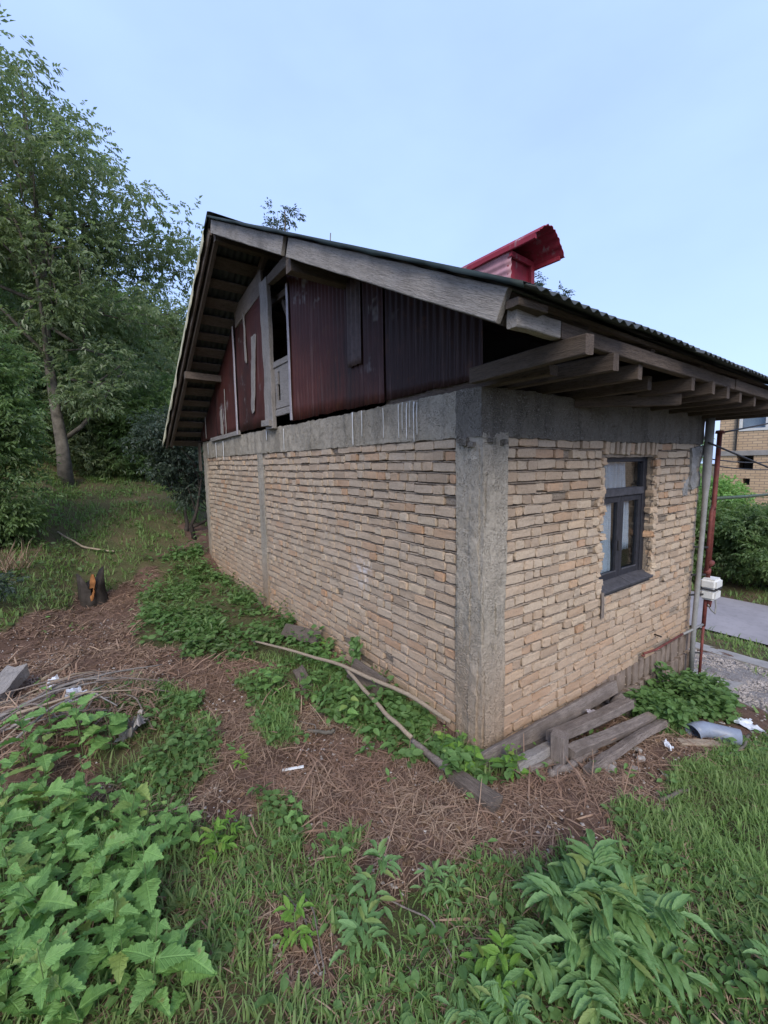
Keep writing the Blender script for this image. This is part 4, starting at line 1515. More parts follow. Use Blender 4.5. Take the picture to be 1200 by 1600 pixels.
plank('plank', lz(-.55, 1.38, .03), lz(-.50, 1.66, .07), .10, .03, M['darkwood'], up=(-.4, 0, 1), segs=6, jit=.008, split=.03, label='broken dark plank among the weeds left of the wall', cat='plank')
plank('timber', lz(-2.72, 2.55, .0), lz(-2.50, 2.95, .16), .16, .10, M['hatchwood'], segs=8, jit=.012, split=.03, label='pale split timber block at the left edge above the brush', cat='timber')
plank('lath', lz(-1.1, .60, .01), lz(-.98, .55, .015), .02, .008, M['paint'], segs=3, jit=.001, label='small white lath lying on the bare soil', cat='lath')
plank('board', lz(1.45, -.60, .02), lz(1.78, -.80, .02), .07, .018, M['palewood'], segs=6, jit=.006, split=.02, label='thin pale board in front of the blue grey pipe', cat='board')
log('branch', [lz(.58, -.83, .015), lz(.72, -.86, .02), lz(.90, -.87, .015)], .013, M['bark'], 'dark stick on the soil at the edge of the right lawn', 'stick', 8, 21)
log('branch', [lz(1.62, -.86, .02), lz(1.85, -.88, .03), lz(2.12, -.84, .03)], .010, M['bark'], 'thin branch to the right of the grey pipe', 'stick', 8, 22)
log('branch', [lz(-2.25, 7.4, .03), lz(-1.9, 7.0, .03), lz(-1.5, 6.75, .03)], .016, M['palewood'], 'fallen pole on the grassy bank behind', 'pole', 8, 23)
log('branch', [lz(-2.35, 2.95, .02), lz(-2.15, 3.15, .03)], .015, M['palewood'], 'pale broken stick on the brown path at left', 'stick', 8, 24)
log('branch', [lz(-.80, .86, .02), lz(-.72, .72, .04), lz(-.66, .74, .03)], .012, M['bark'], 'dark forked stick below the weeds by the wall', 'stick', 8, 25)

# rotten stump
ST = empty('tree_stump', lz(-1.90, 5.35), 'rotten stump with orange split heartwood on the left bank', 'stump')
th = np.linspace(0, 2 * math.pi, 22, endpoint=False)
V = []
hs = [-.15, 0, .12, .24, .34]
for k, h in enumerate(hs):
    for a in th:
        r = .15 * (1 + .2 * math.sin(3 * a + 1) + .1 * math.sin(7 * a)) * (1.25 if k == 0 else 1.12 if k == 1 else .95)
        hh = h + (k == 4) * (.10 * math.sin(a * 2 + 1) + .05 * math.sin(a * 5))
        V.append((r * math.cos(a), r * math.sin(a), hh))
V = np.array(V)
n = 22
Fq = [(k * n + j, k * n + (j + 1) % n, (k + 1) * n + (j + 1) % n, (k + 1) * n + j) for k in range(4) for j in range(n)]
V = np.concatenate([V, [[0, 0, .2]]])
Ft = [(4 * n + j, 4 * n + (j + 1) % n, 5 * n) for j in range(n)]
link('bark_shell', MB().addm(V, [np.array(Fq), np.array(Ft)]).mesh('bark_shell', True), M['bark_dark'], ST, loc=(0, 0, 0), world=False)
mb = rough_block((-.04, -.17, .04), (.05, -.10, .40), .025, .022, 14, 91, .02)
q = mb.V[0]
q[:, 0] *= .1 + .62 * np.sin(np.clip((q[:, 2] - .02) / .42, 0, 1) * math.pi) ** .7
o = link('heartwood', mb.mesh('heartwood', True), M['rotwood'], ST, loc=(0, 0, 0), world=False)
o.rotation_euler = (-.12, .12, -.15)

# blue-grey pipe elbow
eb = lz(1.80, -.70, .058)
EL = empty('pipe_elbow', eb, 'blue grey stovepipe elbow lying in the grass at right', 'pipe')
pe = [(-.14, .10, .0), (-.09, .085, .012), (-.03, .055, .012), (.02, .0, 0), (.06, -.07, -.005), (.11, -.16, -.01)]
pe = np.array(pe) * np.array([1.0, 1.0, 1.0])
V, Fs = tube(pe * .88, .058, 16, False)
o = link('pipe', MB().addm(V, Fs).mesh('pipe', True), M['elbow'], EL, loc=(0, 0, 0), world=False)
solid(o, .004)
V, Fs = tube(np.array([pe[0] * .88 - (pe[1] - pe[0]) * .02, pe[0] * .88 + (pe[1] - pe[0]) * .2]), .062, 16, False)
solid(link('collar', MB().addm(V, Fs).mesh('collar', True), M['elbow'], EL, loc=(0, 0, 0), world=False), .004)

# crumpled film, scraps and shards
def scrap(name, p, s, mat, label, cat, seed, flat=.5, group=None):
    n = 12
    us = np.linspace(-1, 1, n)
    Ug, Vg = np.meshgrid(us, us, indexing='ij')
    P = np.stack([Ug.ravel(), Vg.ravel()], 1)
    z = flat * (vnoise(P, 1.6, seed) + .6 * vnoise(P, 3.4, seed + 1) + .35 * vnoise(P, 6, seed + 2))
    k = 1 + .35 * vnoise(P, 1.3, seed + 5)
    V = np.column_stack([P[:, 0] * k, P[:, 1] * k * .7, z + flat * .8]) * s
    rr = P[:, 0] ** 2 + P[:, 1] ** 2 < 1.05 + .5 * vnoise(P * 2, 1, seed + 8)
    Fq = grid_faces(n, n)
    Fq = Fq[rr[Fq].all(1)]
    o = link(name, mesh_np(name, V, Fq), mat, loc=p, rot=(0, 0, seed * 1.3), label=label, cat=cat, group=group)
    solid(o, .002)
    return o


scrap('plastic_scrap', lz(-2.28, 2.72, .02), .075, M['bag'], 'crumpled white plastic beside the split timber at left', 'plastic', 3, .6)
scrap('plastic_scrap', lz(-2.10, 1.98, .02), .085, M['bag'], 'torn white plastic film caught in the brush heap', 'plastic', 5, .6)
scrap('cloth_scrap', lz(-1.80, 1.50, .02), .13, M['stone'], 'dirty grey rag at the right end of the brush heap', 'rag', 8, .5)
scrap('plastic_scrap', lz(-1.70, -.58, .04), .035, M['elbow'], 'small blue plastic scrap at the bottom of the view', 'plastic', 9, .4)
scrap('metal_scrap', lz(.98, -.22, .16), .055, M['palesheet'], 'small white metal scrap on the timber stack', 'scrap', 11, .15)
scrap('plastic_scrap', lz(2.35, -.78, .02), .11, M['bag'], 'flat white scrap beside the gravel at far right', 'plastic', 13, .15)
scrap('paper_scrap', lz(1.28, -.60, .015), .06, M['bag'], 'crumpled pale scrap on the soil before the timbers', 'paper', 15, .4)
scrap('shard', lz(-.71, -.27, .012), .016, M['paint'], 'small white shard on the brown dead grass', 'shard', 17, .4)


def stone(p, s, label, seed, group=None):
    bm = bmesh.new()
    bmesh.ops.create_icosphere(bm, subdivisions=2, radius=1)
    for v in bm.verts:
        q = np.array([v.co])
        f = 1 + .35 * float(vnoise(q, 1.5, seed)[0]) + .12 * float(vnoise(q, 4, seed)[0])
        v.co = Vector((v.co.x * s * f, v.co.y * s * .8 * f, v.co.z * s * .55 * f))
    me = bpy.data.meshes.new('stone')
    bm.to_mesh(me)
    bm.free()
    return link('stone', me, M['stone'], loc=p, rot=(0, 0, seed), label=label, cat='stone', group=group)


for k, (x, y, s) in enumerate(((.62, -.52, .045), (.70, -.50, .03), (.78, -.60, .028), (.95, -.56, .035), (.48, -.60, .03), (.33, -.70, .025), (.30, -.64, .02), (.88, -.74, .028), (1.05, -.50, .03), (.68, -.70, .02))):
    stone(lz(x, y, .008), s, 'small pale stone in the bare soil before the timber stack', k + 3, 'stones in the bare soil')

# gravel on the drive and crumbs in the soil
def scatter_lumps(name, N, fx, smin, smax, mat, seed):
    r = np.random.default_rng(seed)
    P = fx(r, N)
    N = len(P)
    base = np.array([(1, 0, 0), (-1, 0, 0), (0, 1, 0), (0, -1, 0), (0, 0, 1), (0, 0, -.4)], float)
    fc = np.array([(0, 2, 4), (2, 1, 4), (1, 3, 4), (3, 0, 4), (2, 0, 5), (1, 2, 5), (3, 1, 5), (0, 3, 5)])
    s = r.uniform(smin, smax, (N, 1, 1)) * r.uniform(.6, 1.3, (N, 6, 1))
    a = r.uniform(0, 6.28, N)
    c, sn = np.cos(a)[:, None], np.sin(a)[:, None]
    V = base[None] * s * np.array([1, .8, .6])
    V = np.stack([V[..., 0] * c - V[..., 1] * sn, V[..., 0] * sn + V[..., 1] * c, V[..., 2]], -1)
    V[..., 0] += P[:, 0, None]
    V[..., 1] += P[:, 1, None]
    V[..., 2] += gz(P[:, 0], P[:, 1])[:, None] + .004
    F_ = (fc[None] + (np.arange(N) * 6)[:, None, None]).reshape(-1, 3)
    return link(name, mesh_np(name, V.reshape(-1, 3), F_), mat, label='loose pale gravel and rubble on the drive' if 'gravel' in name else 'soil crumbs and small rubble', cat='gravel' if 'gravel' in name else 'soil', kind='stuff')


def f_gravel(r, N):
    P = np.column_stack([r.uniform(2.2, 4.8, N), r.uniform(-1.5, .6, N)])
    return P[(gravelly(P[:, 0], P[:, 1]) > 0) | (r.random(N) < .12)]


scatter_lumps('gravel', 9000, f_gravel, .008, .022, M['gravel'], 5)


def f_soil(r, N):
    P = np.column_stack([r.uniform(-2.8, 2.0, N), r.uniform(-1.1, 4.5, N)])
    P = P[(P[:, 0] < 0) | (P[:, 1] < 0)]
    return P[green(P[:, 0], P[:, 1]) < .5]


scatter_lumps('soil_crumbs', 7000, f_soil, .004, .014, M['gravel'], 6)
scatter_lumps('soil_clods', 2600, f_soil, .012, .035, M['clod'], 8)


# ------------------------------------------------------------------ foliage machinery
def leaf_tpl(kind):
    if kind == 'diamond':
        V = np.array([(0, 0, 0), (.42, .5, .10), (1, 0, -.12), (.42, -.5, .10)])
        return V, np.array([(0, 2, 1), (0, 3, 2)])
    if kind == 'blade':
        V = np.array([(0, .5, 0), (0, -.5, 0), (.4, .42, .22), (.4, -.42, .22), (.75, .28, .30), (.75, -.28, .30), (1, 0, .24)])
        return V, np.array([(0, 1, 3), (0, 3, 2), (2, 3, 5), (2, 5, 4), (4, 5, 6)])
    if kind == 'strand':
        V = np.array([(0, .5, 0), (0, -.5, 0), (.5, .5 + .0, .07), (.5, -.5, .07), (1, .3, 0), (1, -.3, 0)])
        return V, np.array([(0, 1, 3), (0, 3, 2), (2, 3, 5), (2, 5, 4)])
    if kind == 'oval':
        ts = [0, .25, .55, .8, 1]
        ws = [.04, .42, .5, .3, 0]
        V = []
        for t, w in zip(ts, ws):
            V += [(t, w, .12 * w - .18 * t * t), (t, 0, -.18 * t * t - .02), (t, -w, .12 * w - .18 * t * t)]
        Fq = []
        for k in range(4):
            a = 3 * k
            Fq += [(a, a + 1, a + 4), (a, a + 4, a + 3), (a + 1, a + 2, a + 5), (a + 1, a + 5, a + 4)]
        return np.array(V), np.array(Fq)
    if kind in ('nettle', 'lance'):
        n = 15 if kind == 'nettle' else 11
        V = []
        for k in range(n):
            t = k / (n - 1)
            if kind == 'nettle':
                w = .5 * (min(1, (t / .26)) ** .55) * (1 - max(0, (t - .26) / .74)) ** .85
                w *= (1.07 if k % 2 else .86)
            else:
                w = .5 * math.sin(math.pi * min(1, t * .98 + .02)) ** .75 * (1 - .25 * t) * (1.04 if k % 2 else .93)
            if k == n - 1:
                w = 0.004
            sh = .05 if kind == 'nettle' and k % 2 else 0
            bend = -.26 * t * t + .10 * t
            V += [(t + sh, w, .22 * w + bend + .02 * math.sin(k * 1.9)), (t, 0, bend - .015), (t + sh, -w, .22 * w + bend + .02 * math.cos(k * 2.3))]
        Fq = []
        for k in range(n - 1):
            a = 3 * k
            Fq += [(a, a + 1, a + 4), (a, a + 4, a + 3), (a + 1, a + 2, a + 5), (a + 1, a + 5, a + 4)]
        return np.array(V), np.array(Fq)


LT = {k: leaf_tpl(k) for k in ('diamond', 'blade', 'strand', 'oval', 'nettle', 'lance')}


def nrmz(a):
    return a / (np.linalg.norm(a, axis=-1, keepdims=True) + 1e-9)


_lr = np.random.default_rng(77)


def leaf_uv(me, kind):
    """leaf coordinates: along the midrib and across it"""
    tv = LT[kind][0]
    vi = np.empty(len(me.loops), np.int32)
    me.loops.foreach_get('vertex_index', vi)
    uv = me.uv_layers.new(name='leaf')
    uv.data.foreach_set('uv', tv[vi % len(tv), :2].astype(np.float32).ravel())
    return me


def leaves(Pb, D, Nn, Lg, Wd, kind):
    """leaf batch: base points, directions, up normals, lengths, widths"""
    tv, tf = LT[kind]
    D = nrmz(D)
    S = nrmz(np.cross(Nn, D))
    Nn = np.cross(D, S)
    N = len(Pb)
    Lg = np.broadcast_to(Lg, (N,))
    Wd = np.broadcast_to(Wd, (N,))
    V = (Pb[:, None] + (tv[None, :, 0] * Lg[:, None])[..., None] * D[:, None] + (tv[None, :, 1] * Wd[:, None])[..., None] * S[:, None]
         + (tv[None, :, 2] * (Lg * _lr.uniform(.35, 1.9, N))[:, None])[..., None] * Nn[:, None])
    F_ = (tf[None] + (np.arange(N) * len(tv))[:, None, None]).reshape(-1, 3)
    return V.reshape(-1, 3), F_


# ------------------------------------------------------------------ grass, dead grass, low weeds
def scatter(N, x0, x1, y0, y1, seed, keep):
    r = np.random.default_rng(seed)
    P = np.column_stack([r.uniform(x0, x1, N), r.uniform(y0, y1, N)])
    inside = (P[:, 0] > -.02) & (P[:, 0] < 3.4) & (P[:, 1] > -.02) & (P[:, 1] < 6.7)
    P = P[~inside]
    D = np.column_stack([P, gz(P[:, 0], P[:, 1])]) - CAM
    dep = D @ Fw
    vx = (D @ Rt) / np.maximum(dep, .01) * FPX
    vy = (D @ Up) / np.maximum(dep, .01) * FPX
    k = (dep > .2) & (np.abs(vx) < 1500) & (np.abs(vy) < 1500)
    P = P[k]
    k = keep(P[:, 0], P[:, 1], r)
    return P[k], r


def on_ground(P):
    return np.column_stack([P, gz(P[:, 0], P[:, 1]) + .022 * vnoise(P, 3.2, 11) + .014 * vnoise(P, 9, 12) - .004])


def grass(name, N, box, seed, keep, lmin, lmax, wmin, wmax, mat, label, up=1.0):
    P, r = scatter(N, *box, seed, keep)
    n = len(P)
    B = on_ground(P)
    a = r.uniform(0, 6.28, n)
    tilt = r.uniform(.25, 1.0, n) * up
    D = np.column_stack([np.cos(a), np.sin(a), .95 * tilt])
    Nn = np.column_stack([-np.cos(a), -np.sin(a), np.full(n, .6)])
    cl = .55 + .75 * (vnoise(P, 4.5, seed) * .5 + .5)
    wd = r.uniform(wmin, wmax, n) * np.where(r.random(n) < .18, 2.0, r.uniform(.6, 1.1, n))
    V, F_ = leaves(B, D, Nn, r.uniform(lmin, lmax, n) * cl, wd, 'blade')
    return link(name, mesh_np(name, V, F_, True), mat, label=label, cat='grass', kind='stuff')


patchy = lambda x, y, r, th: (vnoise(np.stack([x, y], -1), 2.1, 77) * .6 + vnoise(np.stack([x, y], -1), 6, 78) * .5 + r.uniform(-.35, .35, len(x))) > th
grass('grass', 125000, (-3.8, 1.9, -2.0, 2.3), 31, lambda x, y, r: (green(x, y) > .5) & patchy(x, y, r, -.55) & (y < 2.3), .035, .10, .004, .008, M['grass'], 'short green grass in the foreground and right lawn')
grass('grass', 74000, (.2, 3.9, -3.0, -.65), 32, lambda x, y, r: (green(x, y) > .5) & patchy(x, y, r, -.65), .03, .085, .004, .007, M['grass'], 'dense lawn grass at the right of the house')
grass('grass', 52000, (-7, 1.5, 4.0, 14), 33, lambda x, y, r: (green(x, y) > .5) & patchy(x, y, r, -.2), .06, .17, .006, .014, M['grass'], 'rough grass on the bank behind the house')
grass('grass', 34000, (2.6, 11, -3, 4), 34, lambda x, y, r: ((green(x, y) > .5) | ((x > 2.6) & (x < 4.6) & patchy(x, y, r, .3))) & patchy(x, y, r, -.2) & ~((x > 4.58) & (x < 5.0)) & ~((x > 6.1) & (x < 8.4)), .04, .14, .008, .016, M['grass'], 'grass verge along both sides of the lane')

# dead brown grass lying on the soil
def straw(name, N, box, seed, keep, lmin, lmax, w, label, lift=.0):
    P, r = scatter(N, *box, seed, keep)
    n = len(P)
    B = on_ground(P)
    B[:, 2] += r.uniform(.002, .02 + lift, n)
    a = r.uniform(0, 6.28, n)
    D = np.column_stack([np.cos(a), np.sin(a), r.normal(.05, .22, n)])
    Nn = np.column_stack([r.normal(0, .35, n), r.normal(0, .35, n), np.ones(n)])
    big_ = np.where(r.random(n) < .06, r.uniform(1.5, 2.4, n), 1.0)
    V, F_ = leaves(B, D, Nn, r.uniform(lmin, lmax, n) * big_, r.uniform(w * .5, w * 1.5, n) * big_, 'strand')
    return link(name, mesh_np(name, V, F_), M['straw'], label=label, cat='dead grass', kind='stuff')


bare = lambda x, y, r: (green(x, y) < .5) & ((vnoise(np.stack([x, y], -1), 2.6, 91) * .6 + vnoise(np.stack([x, y], -1), 7, 92) * .5 + r.uniform(-.5, .5, len(x))) > -.18) & (gravelly(x, y) < .5)
straw('dead_grass', 85000, (-2.4, 1.9, -1.3, 2.2), 41, bare, .02, .12, .0028, 'matted brown dead grass over the bare soil in front')
straw('dead_grass', 34000, (-4.2, -.1, 2.0, 6.2), 42, bare, .04, .14, .005, 'brown dead grass on the path left of the house')
straw('dead_grass', 45000, (-2.5, 2.6, -1.9, 1.6), 43, lambda x, y, r: (green(x, y) > .5) & patchy(x, y, r, -.3), .03, .09, .0028, 'dry stalks mixed into the foreground grass')

# low leafy weeds
def weeds(name, N, box, seed, keep, lmin, lmax, hmax, mat, label, ratio=.6):
    P, r = scatter(N, *box, seed, keep)
    n = len(P)
    B = on_ground(P)
    hm = (vnoise(P, 3.7, seed) * .5 + .5) * hmax
    B[:, 2] += r.uniform(.1, 1, n) * hm
    a = r.uniform(0, 6.28, n)
    D = np.column_stack([np.cos(a), np.sin(a), r.normal(.05, .35, n)])
    Nn = np.column_stack([r.normal(0, .45, n), r.normal(0, .45, n), np.ones(n)])
    Lg = r.uniform(lmin, lmax, n)
    V, F_ = leaves(B, D, Nn, Lg, Lg * ratio, 'oval')
    return link(name, mesh_np(name, V, F_, True), mat, label=label, cat='weeds', kind='stuff')


inp = lambda k: (lambda x, y, r: inpoly(*warp(x, y, .08), PG[k]))
loose = lambda k, th: (lambda x, y, r: inpoly(*warp(x, y, .22), PG[k]) & patchy(x, y, r, th))
weeds('ground_cover', 15000, (-1.9, 0, 1.3, 7.4), 51, loose('A', -.16), .03, .085, .26, M['weed'], 'low leafy weeds along the left of the gable wall')
weeds('ground_cover', 5000, (-1.9, 0, 1.3, 7.4), 58, loose('A', -.05), .05, .11, .40, M['bush'], 'taller narrow-leaved weeds along the left of the gable wall', .3)
weeds('ground_cover', 7500, (-.8, .1, -.3, 3.0), 52, loose('F', -.3), .03, .08, .24, M['weed'], 'creeping weeds at the foot of the gable wall')
weeds('ground_cover', 1500, (-.9, .1, -.3, 3.0), 59, loose('F', -.15), .05, .09, .3, M['nettle2'], 'brighter taller weeds at the foot of the gable wall', .5)
weeds('ground_cover', 5200, (1.4, 3.3, -.8, 0), 53, inp('G'), .035, .075, .34, M['weed'], 'leafy weed clump against the plinth at right')
weeds('ground_cover', 3200, (-2.1, -1.1, .6, 2.3), 54, lambda x, y, r: inpoly(*warp(x, y, .08), PG['B']) & patchy(x, y, r, 0), .03, .06, .16, M['weed'], 'weeds in the grass strip beside the brush heap')
weeds('ground_cover', 9000, (-7, .6, 4.2, 11), 55, lambda x, y, r: (green(x, y) > .5) & patchy(x, y, r, .2), .05, .10, .2, M['bush'], 'low weeds scattered over the bank behind')
weeds('ground_cover', 24000, (-2.6, 2.6, -1.9, 1.2), 56, lambda x, y, r: (green(x, y) > .5) & patchy(x, y, r, .02), .018, .058, .10, M['weed'], 'small broad-leaved weeds among the foreground grass')
weeds('ground_cover', 2600, (-1.5, -.4, 0, 2.0), 57, lambda x, y, r: inpoly(*warp(x, y, .06), PG['I']) | inpoly(*warp(x, y, .06), PG['J']), .03, .06, .14, M['weed'], 'two tufts of weeds on the bare soil')

weeds('ground_cover', 9000, (-2.4, 1.9, -1.2, 4.5), 60, lambda x, y, r: (green(x, y) < .5) & ((vnoise(np.stack([x, y], -1), 3.3, 95) * .6 + vnoise(np.stack([x, y], -1), 8, 96) * .6) > .42) & ((x < 0) | (y < 0)), .02, .055, .10, M['nettle2'], 'small green tufts scattered over the bare brown soil', .45)
# fallen brown leaves
P, r = scatter(5200, -2.8, 1.9, -1.3, 5.2, 61, lambda x, y, r: (green(x, y) < .5) | (r.random(len(x)) < .3))
n = len(P)
B = on_ground(P)
B[:, 2] += r.uniform(.004, .022, n)
a_ = r.uniform(0, 6.28, n)
Lg = r.uniform(.015, .05, n)
V, F_ = leaves(B, np.column_stack([np.cos(a_), np.sin(a_), r.normal(0, .2, n)]), np.column_stack([r.normal(0, .4, n), r.normal(0, .4, n), np.ones(n)]), Lg, Lg * r.uniform(.35, .7, n), 'oval')
link('leaf_litter', mesh_np('leaf_litter', V, F_, True), M['litter'], label='fallen brown leaves on the soil', cat='leaf litter', kind='stuff')

# ------------------------------------------------------------------ single plants
def nettle_variant(seed, H, nn, leafL, kind='nettle', ratio=.68):
    """stem and leaf meshes of one broad-leaved upright plant standing at the origin"""
    r = np.random.default_rng(seed)
    lean = r.normal(0, .10, 2)
    stem = np.array([(lean[0] * t * t * H, lean[1] * t * t * H, H * t) for t in np.linspace(0, 1, 7)])
    sm = tube_mesh('stem', stem, np.linspace(.0042, .0016, 7), 5)
    Pb, D, Nn, Lg = [], [], [], []
    for k in range(nn):
        t = .22 + .78 * k / (nn - 1)
        p = np.array([np.interp(t, np.linspace(0, 1, 7), stem[:, a]) for a in range(3)])
        size = leafL * (1.0 - .62 * max(0, (t - .62) / .38) ** 1.2) * (.75 + .4 * min(1, t / .5)) * r.uniform(.7, 1.2)
        a0 = (k % 2) * math.pi / 2 + r.normal(0, .35)
        for s in (0, math.pi):
            a = a0 + s + r.normal(0, .12)
            el = r.uniform(-.05, .30) + .5 * max(0, t - .8)
            d = np.array([math.cos(a), math.sin(a), el])
            Pb.append(p + d * .012)
            D.append(d)
            Nn.append((-.25 * math.cos(a) + r.normal(0, .3), -.25 * math.sin(a) + r.normal(0, .3), 1))
            Lg.append(size)
    Lg = np.array(Lg)
    V, F_ = leaves(np.array(Pb), np.array(D), np.array(Nn), Lg, Lg * ratio, kind)
    return sm, leaf_uv(mesh_np('leaves', V, F_, True), kind)


def pinnate_variant(seed, H, nn, rach, leafL, nl=3, ratio=.34):
    """plant with paired feathered leaves of narrow leaflets"""
    r = np.random.default_rng(seed)
    lean = r.normal(0, .15, 2)
    stem = np.array([(lean[0] * t * t * H, lean[1] * t * t * H, H * t) for t in np.linspace(0, 1, 7)])
    mbs = MB().addm(*tube(stem, np.linspace(.006, .0025, 7), 6))
    Pb, D, Nn, Lg = [], [], [], []
    for k in range(nn):
        t = .3 + .7 * k / max(1, nn - 1)
        p = np.array([np.interp(t, np.linspace(0, 1, 7), stem[:, a]) for a in range(3)])
        a0 = (k % 2) * math.pi / 2 + r.normal(0, .25)
        for s in (0, math.pi):
            a = a0 + s + r.normal(0, .15)
            R_ = rach * r.uniform(.8, 1.15) * (1 - .45 * max(0, t - .7) / .3)
            d = np.array([math.cos(a), math.sin(a), .45 + .5 * (t > .9)])
            q = [p + d * R_ * u - np.array([0, 0, .35 * R_ * u * u]) for u in np.linspace(0, 1, 5)]
            mbs.addm(*tube(np.array(q), np.linspace(.002, .001, 5), 4, False))
            side = np.array([-math.sin(a), math.cos(a), 0])
            for m in range(nl):
                u = .32 + .62 * m / nl
                pp = np.array([np.interp(u, np.linspace(0, 1, 5), [w[b] for w in q]) for b in range(3)])
                for sg in (-1, 1):
                    Pb.append(pp)
                    D.append(side * sg + d * .55 + np.array([0, 0, r.normal(-.15, .12)]))
                    Nn.append((r.normal(0, .15), r.normal(0, .15), 1))
                    Lg.append(leafL * r.uniform(.8, 1.1) * (.75 + .35 * math.sin(u * 3)))
            Pb.append(q[-1])
            D.append(d * np.array([1, 1, .1]))
            Nn.append((0, 0, 1))
            Lg.append(leafL * 1.05)
    Lg = np.array(Lg)
    V, F_ = leaves(np.array(Pb), np.array(D), np.array(Nn), Lg, Lg * ratio, 'lance')
    return mbs.mesh('stem', True), leaf_uv(mesh_np('leaves', V, F_, True), 'lance')


def plant(name, meshes, x, y, rz, sc, leafmat, label, group=None, tilt=(0, 0), sink=0.0, cat='plant'):
    p = empty(name, lz(x, y, -.01 - sink), label, cat, group)
    p.rotation_euler = (tilt[0], tilt[1], rz)
    p.scale = (sc, sc, sc)
    sm, lm = meshes
    if not sm.materials:
        sm.materials.append(M['stem'])
    if not lm.materials:
        lm.materials.append(leafmat)
    for nm, me in (('stem', sm), ('leaves', lm)):
        o = bpy.data.objects.new(nm, me)
        COL.objects.link(o)
        o.parent = p
    return p


NT = [nettle_variant(500 + k, [.44, .38, .50, .34, .42, .30, .46, .36, .40][k], [6, 5, 6, 5, 5, 4, 7, 5, 6][k], [.145, .125, .15, .115, .14, .16, .12, .135, .13][k], ratio=[.68, .74, .62, .70, .66, .72, .6, .7, .65][k]) for k in range(9)]
net_spots = [(-2.36, 1.42), (-2.22, 1.56), (-2.10, 1.40), (-2.02, 1.52), (-2.30, 1.28), (-1.94, 1.32),
             (-2.40, .92), (-2.30, .80), (-2.22, .70), (-2.14, .78), (-2.06, .86), (-2.38, .66), (-2.27, .52), (-2.17, .52), (-2.08, .62),
             (-2.30, .36), (-2.20, .32), (-2.10, .40), (-2.02, .34), (-1.96, .22), (-1.92, .10), (-2.02, .12), (-2.12, .16), (-2.24, .14),
             (-2.45, 1.2), (-2.5, .8), (-2.46, .5), (-2.4, .3), (-2.0, .72), (-1.97, .5), (-2.05, .24), (-2.36, 1.05), (-2.2, .98), (-2.42, .12),
             (-2.32, .05), (-2.16, .0), (-2.06, -.04), (-1.98, -.10), (-2.22, -.12), (-2.10, -.18), (-1.90, -.22), (-1.82, -.30)]
for k, (x, y) in enumerate(net_spots):
    up = y > 1.15
    plant('nettle', NT[k % 9], x + rnd.normal(0, .02), y + rnd.normal(0, .02), rnd.uniform(0, 6.28), rnd.uniform(.72, .98) * (1.1 if up else .92), M['nettle'],
          'broad-leaved nettle in the upper left clump beside the brush heap' if up else 'broad-leaved nettle in the dense clump at the lower left',
          'nettles beside the brush heap' if up else 'nettles of the lower left clump', (rnd.normal(0, .12), rnd.normal(0, .12)))
NTs = [nettle_variant(560 + k, .24, 5, .07) for k in range(3)]
for k, (x, y) in enumerate(((-1.84, .46), (-1.78, .36), (-1.70, .44), (-1.74, .54), (-1.66, .34), (-1.88, .34))):
    plant('nettle', NTs[k % 3], x, y, rnd.uniform(0, 6.28), rnd.uniform(.8, 1.1), M['nettle'], 'small young nettle right of the big left clump', 'young nettles right of the clump', (rnd.normal(0, .1), rnd.normal(0, .1)))
# weeds along the gable wall
NTw = [nettle_variant(580 + k, .30, 6, .085, ratio=.72) for k in range(4)]
for k, (x, y, s, lb) in enumerate(((-.86, 1.42, 1.0, 'leafy green weed left of the broken plank'), (-.80, 1.58, .9, 'leafy green weed behind the one left of the broken plank'), (-.92, 1.55, .85, 'leftmost leafy weed on the soil before the wall weeds'),
                                   (-.58, .74, .95, 'star shaped leafy weed below the pale poles'), (-.24, 1.55, .9, 'bushy weed between the pole and the wall'), (-.20, 1.40, .8, 'weed just right of the bushy one behind the pole'))):
    plant('weed', NTw[k % 4], x, y, rnd.uniform(0, 6), s, M['nettle'], lb)
NTl = [nettle_variant(600 + k, .16, 4, .06, ratio=.7) for k in range(3)]
for k, (x, y, s, lb) in enumerate(((-.17, 1.92, 1.2, 'bright lime weed by the dark board at the wall'), (-.20, .14, 1.15, 'bright leafy weed at the corner column foot, upper one'), (-.16, .02, 1.2, 'bright leafy weed at the corner column foot, middle one'),
                                   (-.17, -.10, 1.2, 'bright leafy weed at the corner column foot, lowest one'), (-.03, -.24, 1.35, 'lime seedling at the left end of the timber stack'), (.02, -.27, 1.1, 'second lime seedling at the left end of the timber stack'))):
    p = plant('weed', NTl[k % 3], x, y, rnd.uniform(0, 6), s, M['lime'], lb)
# a creeper on the wall
IV = empty('creeper', (-.03, 1.36, .02), 'dark creeper climbing the gable wall foot', 'plant')
r_ = np.random.default_rng(9)
n = 130
t = r_.random(n)
Pb = np.column_stack([-.02 - .05 * r_.random(n), .0 + r_.normal(0, .035, n), .33 * t])
D = np.column_stack([r_.normal(-.6, .3, n), r_.normal(0, .6, n), r_.normal(-.5, .4, n)])
Nn = np.column_stack([np.full(n, -1.), r_.normal(0, .3, n), np.full(n, .6)])
V, F_ = leaves(Pb, D, Nn, r_.uniform(.03, .05, n), .035, 'oval')
link('leaves', mesh_np('leaves', V, F_, True), M['weed'], IV, loc=(0, 0, 0), world=False)
link('stem', tube_mesh('stem', [(-.02, 0, -.05), (-.02, .01, .15), (-.02, -.01, .34)], .004, 5), M['stem'], IV, loc=(0, 0, 0), world=False)

